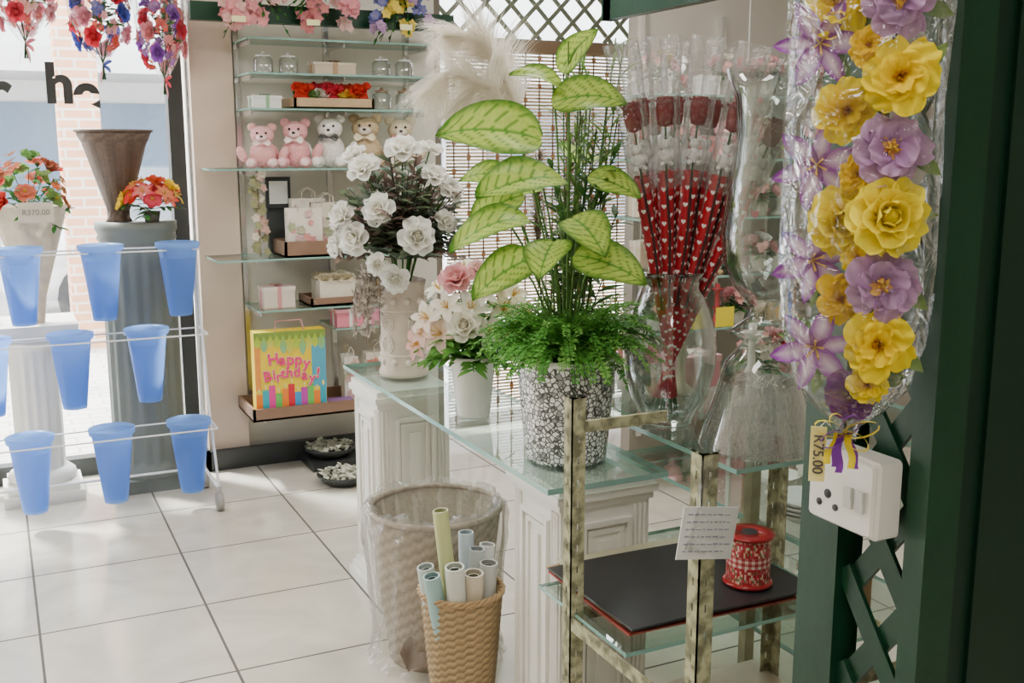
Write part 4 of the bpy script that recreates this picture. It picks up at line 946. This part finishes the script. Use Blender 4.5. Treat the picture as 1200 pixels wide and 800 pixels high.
# ============================================================ BASKETS
t = thing('waste_basket', 'large grey-beige woven basket lined with clear plastic bag', 'basket', (1.18, 2.985, 0))
wv = lambda lo, hi: (lambda i, j: (.68 if (i//2+j) % 2 else 1.12) if lo <= j <= hi else .8)
pr = [(.001, .0), (.15, 0)]+[(.15+.055*(i/26), .005+.48*i/26) for i in range(27)]+[(.197, .485), (.145, .02), (.001, .015)]
part(t, 'woven_body', MB().lathe(pr, 72, (.44, .37, .3), rmod=lambda r, i, j: r+(.0028*(1 if (i//2+j) % 2 else -1) if 2 <= j <= 28 and r > .01 else 0), cmod=wv(2, 28)), WICK)
part(t, 'rim', MB().tube([(.205*cos(a*pi/16), .205*sin(a*pi/16), .488) for a in range(33)], .01, 7, (.38, .31, .25)), WICK)
def wr_(r, i, j): return r+.008*sin(i*1.3+j*.9)+.006*sin(i*3.1-j*1.7)
part(t, 'plastic_liner', MB().lathe([(.12, .1), (.17, .3), (.19, .45), (.193, .49), (.2, .515), (.218, .505), (.226, .46), (.224, .4), (.216, .34), (.208, .25), (.2, .16), (.194, .08), (.21, .02), (.22, .006)], 80, rmod=wr_, zmod=lambda i, j: (.008*sin(i*.55)+.005*sin(i*1.7)) if 3 <= j <= 5 else 0), PLA)
m = MB()
for k in range(14): m.petal(frame((R.uniform(-.09, .09), R.uniform(-.09, .09), R.uniform(.1, .22)), (R.uniform(-1, 1), R.uniform(-1, 1), 1), R.uniform(0, 6)), .14, .1, .2, -.5, (.2, .15, .12), (.35, .28, .22), .3, 4, 2, .6, .1)
part(t, 'paper_scraps', m, PAINT)
t = thing('wicker_basket', 'small straw-coloured wicker basket holding rolled papers', 'basket', (1.115, 2.625, 0))
NR = 34
pr = [(.001, .0), (.082, 0)]+[(.082+.034*(i/NR)**.8, .005+.36*i/NR) for i in range(NR+1)]+[(.107, .365), (.075, .02), (.001, .012)]
part(t, 'woven_body', MB().lathe(pr, 72, (.5, .35, .19), rmod=lambda r, i, j: r+(.003*(1 if (i//3+j) % 2 else -1) if 2 <= j <= NR+2 and r > .01 else 0), smooth=True, cmod=lambda i, j: ((.5 if (i//3+j) % 2 else 1.2)*(1 if j % 2 else .88)) if 2 <= j <= NR+2 else .7), WICK)
for s in (0, 1, 2): part(t, 'rim_braid', MB().tube([((.116+.006*cos(a*1.5+s*2.1))*cos(a*pi/24), (.116+.006*cos(a*1.5+s*2.1))*sin(a*pi/24), .366+.007*sin(a*1.5+s*2.1)) for a in range(49)], .005, 6, (.46, .3, .16)), WICK)
rolls = [(-.04, -.03, -.12, -.05, .44, .024, (.4, .6, .6), 'pale teal'), (-.02, -.05, -.06, -.09, .47, .027, (.72, .74, .66), 'cream'), (.02, -.05, .005, -.085, .44, .028, (.72, .63, .48), 'cream'), (.05, -.03, .07, -.055, .45, .026, (.58, .58, .56), 'grey'), (.0, .0, -.06, .02, .6, .022, (.6, .62, .3), 'yellow-green'), (.04, .03, .03, .03, .52, .022, (.55, .64, .72), 'pale blue'), (-.05, .03, -.12, .0, .45, .024, (.62, .7, .66), 'pale green'), (.03, -.01, .05, -.01, .48, .022, (.5, .54, .54), 'grey'), (.06, .01, .095, .01, .48, .023, (.8, .8, .78), 'white')]
for (bx_, by_, tx_, ty_, L, r, c, nm) in rolls:
    m = MB(); p = V((bx_*.8, by_*.8, .02)); q = V((tx_*.9, ty_*.9, L)); d = (q-p).normalized()
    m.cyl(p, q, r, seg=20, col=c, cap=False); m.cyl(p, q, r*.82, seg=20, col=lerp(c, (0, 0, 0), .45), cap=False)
    T = frame(q, d); m.lathe([(r, 0), (r*.82, 0)], 20, lerp(c, (1, 1, 1), .3), M=T); m.lathe([(r*.5, -.01), (r*.62, -.01), (r*.62, -.25)], 16, lerp(c, (1, 1, 1), .1), M=T)
    solo('paper_roll', nm+' roll of wrapping paper standing in wicker basket', 'paper roll', m, vm('paper_sheet', .1, .6, 20, .05), (1.115, 2.625, 0), group='rolled papers in the basket')

# ============================================================ SLOTTED RACK
RM = pm('worn_cream_green_metal', (.33, .32, .2), .75, 0, 35, .45, .2, 60, .25)
t = thing('slotted_angle_rack', 'worn mottled cream-green slotted steel angle rack with shelves', 'rack')
def angle(x, y, z0, z1, sx, sy):
    m = MB(); w, th = .034, .003
    def flange(axis):
        z = z0; p = .05
        while z < z1-1e-4:
            ze = min(z+p, z1); a, b = z+.018, min(z+.034, ze)
            def seg(u0, u1, a_, b_):
                if axis == 0: m.bx(min(x+sx*u0, x+sx*u1), max(x+sx*u0, x+sx*u1), min(y, y+sy*th), max(y, y+sy*th), a_, b_)
                else: m.bx(min(x, x+sx*th), max(x, x+sx*th), min(y+sy*u0, y+sy*u1), max(y+sy*u0, y+sy*u1), a_, b_)
            seg(0, w, z, a); seg(0, .015, a, b); seg(.020, w, a, b)
            if b < ze: seg(0, w, b, ze)
            z += p
    flange(0); flange(1); return m
part(t, 'post', angle(1.088, 1.945, 0, 1.065, 1, 1), RM)
part(t, 'post', angle(1.088, 1.475, 0, 1.065, 1, 1), RM)
part(t, 'post', angle(1.70, 1.475, 0, .83, -1, 1), RM)
part(t, 'post', angle(1.70, 1.99, 0, .83, -1, -1), RM)
for z in (.27, .565):
    for b_ in ((1.088, 1.7, 1.478, 1.482), (1.088, 1.7, 1.98, 1.984), (1.09, 1.094, 1.478, 1.98), (1.694, 1.698, 1.478, 1.98)):
        part(t, 'cross_rail', MB().bx(*b_, z-.03, z), RM)
part(t, 'cross_rail', MB().bx(1.12, 1.34, 1.955, 1.965, .985, 1.01), RM)
part(t, 'shelf_board', MB().bx(1.1, 1.69, 1.485, 2.05, .272, .285), pm('pale_shelf_board', (.68, .63, .52), .4))
part(t, 'glass_shelf', gplate(1.1, 1.69, 1.73, 2.12, .575), [GLT, EDGE])
def sheet(x0, x1, y0, y1, z, th, col, wob=.0):
    m = MB(); n = 14; vs = []; fs = []
    for i in range(n+1):
        for j in range(n+1):
            u, v = i/n, j/n; vs.append((x0+(x1-x0)*u-(x0+x1)/2, y0+(y1-y0)*v-(y0+y1)/2, wob*(sin(u*5)*.5+sin(v*4+1)*.5)))
    for i in range(n):
        for j in range(n):
            a = i*(n+1)+j; fs.append((a, a+n+1, a+n+2, a+1))
    top = [(x, y, zz+th) for (x, y, zz) in vs]; N = len(vs)
    m.add(vs, [f[::-1] for f in fs], col); m.add(top, fs, col)
    ring = [i*(n+1) for i in range(n+1)]+[n*(n+1)+j for j in range(1, n+1)]+[i*(n+1)+n for i in range(n-1, -1, -1)]+[j for j in range(n-1, 0, -1)]
    m.add(vs+top, [(ring[k], ring[(k+1) % len(ring)], ring[(k+1) % len(ring)]+N, ring[k]+N) for k in range(len(ring))], col, smooth=False)
    return m, ((x0+x1)/2, (y0+y1)/2, z)
for (a, lb) in [((1.15, 1.6, 1.79, 2.17, .576, .004, (.45, .08, .06)), 'dark red tissue paper sheets under the black paper'),
                ((1.155, 1.58, 1.84, 2.19, .582, .004, (.5, .36, .2)), 'brown kraft paper sheets under the black paper'),
                ((1.19, 1.6, 1.83, 2.2, .588, .004, (.72, .68, .5)), 'cream tissue paper sheets under the black paper')]:
    m, l = sheet(*a); solo('paper_sheet', lb, 'paper', m, vm('paper_sheet', .1, .6, 20, .05), l, R.uniform(-.02, .02))
m, l = sheet(1.14, 1.64, 1.77, 2.15, .596, .005, (.025, .025, .028), .003)
solo('black_paper', 'black wrapping paper sheet lying over rack shelf', 'paper', m, vm('black_card', 0, .4, 8, .2), l)
t = thing('ribbon_spool', 'spool of red floral and gingham ribbon on black paper', 'ribbon spool', (1.51, 1.86, .606))
part(t, 'lower_rim', MB().lathe([(.001, 0), (.056, 0), (.058, .004), (.056, .008), (.05, .01)], 36, (.32, .015, .02)), GLOS)
part(t, 'upper_rim', MB().lathe([(.05, .112), (.056, .114), (.058, .118), (.056, .122), (.022, .122), (.02, .11), (.001, .11)], 36, (.32, .015, .02)), GLOS)
m = MB(); n = 84
for row in range(16):
    for i in range(n):
        a0, a1 = 2*pi*i/n, 2*pi*(i+1)/n; z0 = .01+row*.0065; z1 = z0+.0065; g = 6 <= row <= 9; r = .0505 if g else .05
        if g: c = [(.7, .55, .5), (.5, .15, .14), (.5, .15, .14), (.32, .015, .02)][((i//2) % 2)+2*(row % 2)]
        else: c = (.38, .012, .02) if R.random() < .55 else R.choice([(.7, .22, .2), (.6, .42, .28), (.12, .18, .08), (.5, .04, .08), (.7, .55, .45)])
        m.add([(r*cos(a0), r*sin(a0), z0), (r*cos(a1), r*sin(a1), z0), (r*cos(a1), r*sin(a1), z1), (r*cos(a0), r*sin(a0), z1)], [(0, 1, 2, 3)], c)
part(t, 'ribbon', m, PAINT)
part(t, 'core', MB().lathe([(.018, .08), (.018, .124), (.001, .1)], 20, (.05, .05, .05)), PAINT)
t = thing('price_list_card', 'white handwritten price list card taped to metal post', 'price card', (1.097, 1.466, .925), rot=(0, .16, 0))
part(t, 'card', MB().bx(-.06, .06, -.001, .001, -.048, .048), pm('paper_white', (.85, .85, .82), .7))
m = MB()
for row in range(6):
    x = -.05
    while x < .04:
        L = R.uniform(.004, .013); m.bx(x, x+L, -.0018, -.001, .033-row*.0135, .0345-row*.0135+R.uniform(0, .0015), (.35, .37, .45)); x += L+.0035
part(t, 'handwriting', m, PAINT)
solo('cellophane_strip', 'crumpled clear cellophane strip hanging on metal post', 'cellophane', MB().petal(frame((0, 0, 0), (1, 0, 0), 0), .16, .07, .2, -.6, cup=.5, nv=8, nu=3, wav=.15), CEL, (1.07, 1.46, 1.06))
m = MB().tube([(0, 0, .01), (.03, 0, .012), (.05, .01, .02), (.03, .02, .012), (0, .015, .01)], .005, 7).tube([(.03, 0, .012), (.07, -.01, .012)], .005, 7)
solo('metal_clip', 'small brass hook lying on the rack shelf', 'hook', m, pm('brass', (.4, .3, .15), .35, .9), (1.28, 1.7, .28))

# ============================================================ TRELLIS PILLAR
t = thing('trellis_pillar', 'dark green painted trellis corner pillar', 'trellis')
part(t, 'post', MB().bx(1.075, 1.125, 1.125, 1.205, 0, 2.9), GREEN)
part(t, 'post', MB().bx(1.075, 1.135, .965, 1.0, 0, 2.9), GREEN)
part(t, 'lattice', lattice(MB(), 1.0, 1.125, 0.02, 2.88, .15, .032, .007, lambda u, v, w: (1.088+w, u, v), 1.35), GREEN)
part(t, 'side_panel', MB().bx(1.137, 1.75, .985, 1.0, 0, 2.9).bx(1.19, 1.23, .978, .985, 0, 2.9).bx(1.34, 1.37, .975, .985, 0, 2.9), pm('deep_green_panel', (.002, .022, .01), .45, 0, 4, .3, spec=.3))

t = thing('socket_box', 'white double switch and socket box fixed to green trellis', 'socket', (1.072, 1.075, 1.13))
PLW = pm('white_plastic', (.72, .7, .66), .3)
def rbox(x0, x1, y0, y1, z0, z1, r=.008):
    m = MB(); pts = []
    for (cy, cz, a0) in ((y1-r, z1-r, 0), (y0+r, z1-r, pi/2), (y0+r, z0+r, pi), (y1-r, z0+r, 1.5*pi)):
        for k in range(5): a = a0+k*pi/8; pts.append((cy+r*cos(a), cz+r*sin(a)))
    n = len(pts)
    rings = [[(x1, y, z) for y, z in pts], [(x0+.004, y, z) for y, z in pts], [(x0, (y-(y0+y1)/2)*.95+(y0+y1)/2, (z-(z0+z1)/2)*.95+(z0+z1)/2) for y, z in pts]]
    vs = sum(rings, []); fs = []
    for j in range(2):
        for i in range(n): k = (i+1) % n; fs.append((j*n+i, j*n+k, (j+1)*n+k, (j+1)*n+i))
    fs.append(tuple(range(2*n, 3*n))); fs.append(tuple(range(n))); return m.add(vs, fs, (.7, .7, .7), smooth=False)
part(t, 'housing', rbox(-.04, 0, -.066, .066, -.055, .055), PLW)
fp_ = part(t, 'face_plate', rbox(-.046, -.04, -.062, .062, -.051, .051, .006), PLW)
HG = pm('socket_hole', (.03, .03, .03), .6)
for (y, z, r) in ((.022, .0, .0065), (.006, -.016, .005), (.038, -.016, .005)):
    part(fp_, 'socket_hole', MB().cyl((-.0475, y, z-.01), (-.0445, y, z-.01), r, seg=16), HG)
for y in (-.02, -.042):
    part(fp_, 'switch_rocker', MB().bx(-.051, -.046, y-.007, y+.007, -.018, .012).bx(-.052, -.051, y-.007, y+.007, -.004, .012), pm('rocker_grey', (.5, .5, .47), .3))

# ============================================================ GARLAND
t = thing('flower_garland', 'hanging cellophane-wrapped garland of yellow and purple flowers', 'garland', (0, 0, 0))
YL = (.92, .74, .01); PU = (.26, .07, .36); PL = (.36, .12, .42); WP = (.82, .68, .72)
nrm = V((-.62, -.78, .0))
def orchid_cm(tt, q):
    v = abs(q); c = lerp((.4, .08, .35), (.8, .66, .76), min(1, tt*1.8)); return lerp(c, (.27, .05, .36), min(1, max(0, (v-.25)/.5)+max(0, (tt-.6)/.5)))
G = [('o', 1.09, 1.775, .04, YL), ('p', .985, 1.77, .042, PL), ('o', .975, 1.68, .046, YL), ('o', 1.065, 1.645, .04, YL), ('p', .985, 1.595, .046, PL), ('Y', 1.06, 1.505, .036, YL), ('Y', .985, 1.515, .039, YL), ('p', .985, 1.43, .044, PL), ('o', 1.055, 1.405, .034, (.88, .6, .01)), ('o', .985, 1.355, .046, YL), ('l', 1.105, 1.73, .062, PU), ('l', 1.1, 1.575, .062, PU), ('l', 1.1, 1.45, .06, PU), ('l', 1.085, 1.335, .062, PU), ('o', 1.0, 1.3, .026, YL), ('d', 1.03, 1.28, .034, (.1, .02, .12)), ('o', 1.05, 1.86, .042, YL), ('p', .98, 1.88, .042, PL), ('l', 1.09, 1.84, .058, PU), ('o', 1.03, 1.95, .042, YL), ('o', 1.035, 1.565, .025, (.88, .6, .01)), ('o', 1.03, 1.72, .026, (.88, .6, .01)), ('o', 1.03, 1.46, .022, YL)]
lf = MB()
for (kd, y, z, r, c) in G:
    m = MB(); p = V((.99-(.012 if kd == 'l' else 0), y, z)); n = nrm+V((R.uniform(-.2, .2), R.uniform(-.15, .15), R.uniform(-.15, .3)))
    M = frame(p, n, R.uniform(0, 6))
    if kd == 'o': openfl(m, M, r*1.04, (.82, .52, .01), c, 6, (.5, .2, .01), nv=12, nu=5, wav=.11, W=.88); openfl(m, M @ Matrix.Translation((0, 0, r*.08)), r*.6, (.78, .45, .0), lerp(c, (.88, .6, .0), .4), 5, (.45, .15, .01), .8, .8, 1, 9, 4, .12)
    elif kd == 'Y': rose(m, M, r*.98, c, lerp(c, (.95, .85, .1), .5), 5, 8, 4)
    elif kd == 'p': openfl(m, M, r*1.04, (.22, .04, .26), lerp(c, WP, .42), 6, (.75, .45, .05), nv=12, nu=5, wav=.11, W=.88); openfl(m, M @ Matrix.Translation((0, 0, r*.12)), r*.42, (.6, .14, .06), (.8, .5, .08), 5, layers=1, wav=.1)
    elif kd == 'l': lily(m, M, r*.95, c, c, W=1.15, cm=orchid_cm)
    else: openfl(m, M, r, c, lerp(c, PU, .3), 6, (.1, .02, .1))
    part(t, 'flower', m, PET)
    for k in range(3): lf.petal(frame(p+V((.025, 0, 0)), n, R.uniform(0, 6.3)), r*1.15, .02, .3, -.4, DGR, (.25, .36, .12), .1, 4, 1, .5)
part(t, 'foliage', lf, LEAF)
part(t, 'cord', MB().cyl((1.03, 1.05, 1.27), (1.03, 1.05, 2.88), .003, seg=6, col=DGR), PAINT)
prof = [(.012, 1.215), (.015, 1.235), (.04, 1.255), (.07, 1.29), (.09, 1.35), (.098, 1.45), (.095, 1.65), (.099, 1.8), (.096, 1.95), (.06, 2.05)]
part(t, 'cellophane_sleeve', MB().lathe(prof, 44, M=Matrix.Translation((1.0, 1.04, 0)) @ RZ(radians(40)) @ Matrix.Diagonal((.62, .98, 1, 1)), rmod=lambda r, i, j: r*(1+.05*sin(i*1.9+j*.8)+.035*sin(i*.7-j))), CELG)
def strip(m, pts, w, col, wv_=(1, 0, 0)):
    pts = [V(p) for p in pts]; sd = V(wv_).normalized()*w/2; vs = []
    for p in pts: vs += [p-sd, p+sd]
    m.add(vs, [(2*i, 2*i+1, 2*i+3, 2*i+2) for i in range(len(pts)-1)], col)
rb = MB(); K = V((.975, 1.02, 1.232)); sdv = V((.78, -.62, 0))
VI = (.2, .03, .35)
for (a, L, c) in [(.35, .045, YL), (2.8, .04, YL), (-.5, .034, YL), (3.6, .032, VI), (1.1, .03, VI), (2.1, .032, YL)]:
    pts = []
    for q in range(13):
        s_ = q/12*2*pi; e = L*.5*(1-cos(s_)); f_ = .01*sin(s_)
        pts.append(K+sdv*(e*cos(a)-f_*sin(a))+V((0, 0, e*sin(a)+f_*cos(a)))+V((-.006, -.008, 0))*sin(s_*.5))
    strip(rb, pts, .016, c, (-.62, -.78, .15))
for k in range(5):
    c = [YL, VI, VI][k % 3]; x0 = (k-2)*.004; pts = []
    L = R.uniform(.04, .065)
    for q in range(9): pts.append(K+sdv*(x0+x0*q*.2+.002*sin(q*.9+k))+V((-.003*(k % 3), -.003*(k % 2), -L*q/8)))
    strip(rb, pts, .009, c, sdv)
part(t, 'ribbon_bow', rb, vm('satin_ribbon', .2, .3, 20, .1))
t = thing('price_tag', 'yellow paper price tag with handwritten price on garland', 'price tag', (.975, 1.066, 1.192), rot=(0, 0, radians(-40)))
part(t, 'tag', MB().bx(-.0105, .0105, -.001, .001, -.038, .038), pm('pale_yellow_tag', (.82, .72, .28), .6))
tpart(t, 'price_text', 'R75.00', .0195, pm('ballpoint_ink', (.08, .07, .08), .6), (0, -.0015, 0), (pi/2, pi/2, 0), .0001)
part(t, 'string', MB().tube([(0, 0, .036), (.008, 0, .046), (.014, .0, .04)], .0008, 4, (.8, .8, .8)), PAINT)

# ============================================================ LIGHT
W = bpy.data.worlds.new('w'); SC.world = W; W.use_nodes = True
bg = W.node_tree.nodes['Background']; bg.inputs[0].default_value = (.94, .97, 1, 1); bg.inputs[1].default_value = 13
sd = bpy.data.lights.new('sun', 'SUN'); sd.energy = 17; sd.angle = radians(6); sd.color = (1, .97, .9)
so = bpy.data.objects.new('sun', sd); link(so); so.rotation_euler = V((.35, -.45, -1)).to_track_quat('-Z', 'Y').to_euler()
def area(loc, sx, sy, e, col=(1, .96, .89), rot=(0, 0, 0), portal=False, nm='fill_light'):
    l = bpy.data.lights.new(nm, 'AREA'); l.shape = 'RECTANGLE'; l.size = sx; l.size_y = sy; l.energy = e; l.color = col
    o = bpy.data.objects.new(nm, l); link(o); o.location = loc; o.rotation_euler = rot
    if portal:
        try: l.cycles.is_portal = True
        except Exception: l.energy = 0.001
area((.2, 1.0, 2.85), 1.2, .5, 28); area((2.2, 3.2, 2.85), 1.2, .6, 60); area((0, 3.4, 2.85), 1.2, .5, 32); area((0, -1.2, 2.85), 1.2, .6, 40)  # unseen fill lamps, added under the ceiling to brighten sides facing away from the windows
area((-1.15, 5.6, 1.3), 4.0, 2.5, 1, rot=(-pi/2, 0, 0), portal=True, nm='window_portal')
area((2.87, 5.62, 1.45), 1.42, 2.8, 1, rot=(-pi/2, 0, 0), portal=True, nm='window_portal')

# camera
cd = bpy.data.cameras.new('camera'); cd.lens = 37.5; cd.sensor_width = 36; cd.clip_start = .05
co = bpy.data.objects.new('camera', cd); link(co); co.location = (0, 0, 1.6); co.rotation_euler = (radians(90-10.4), 0, radians(-25.9))
SC.camera = co
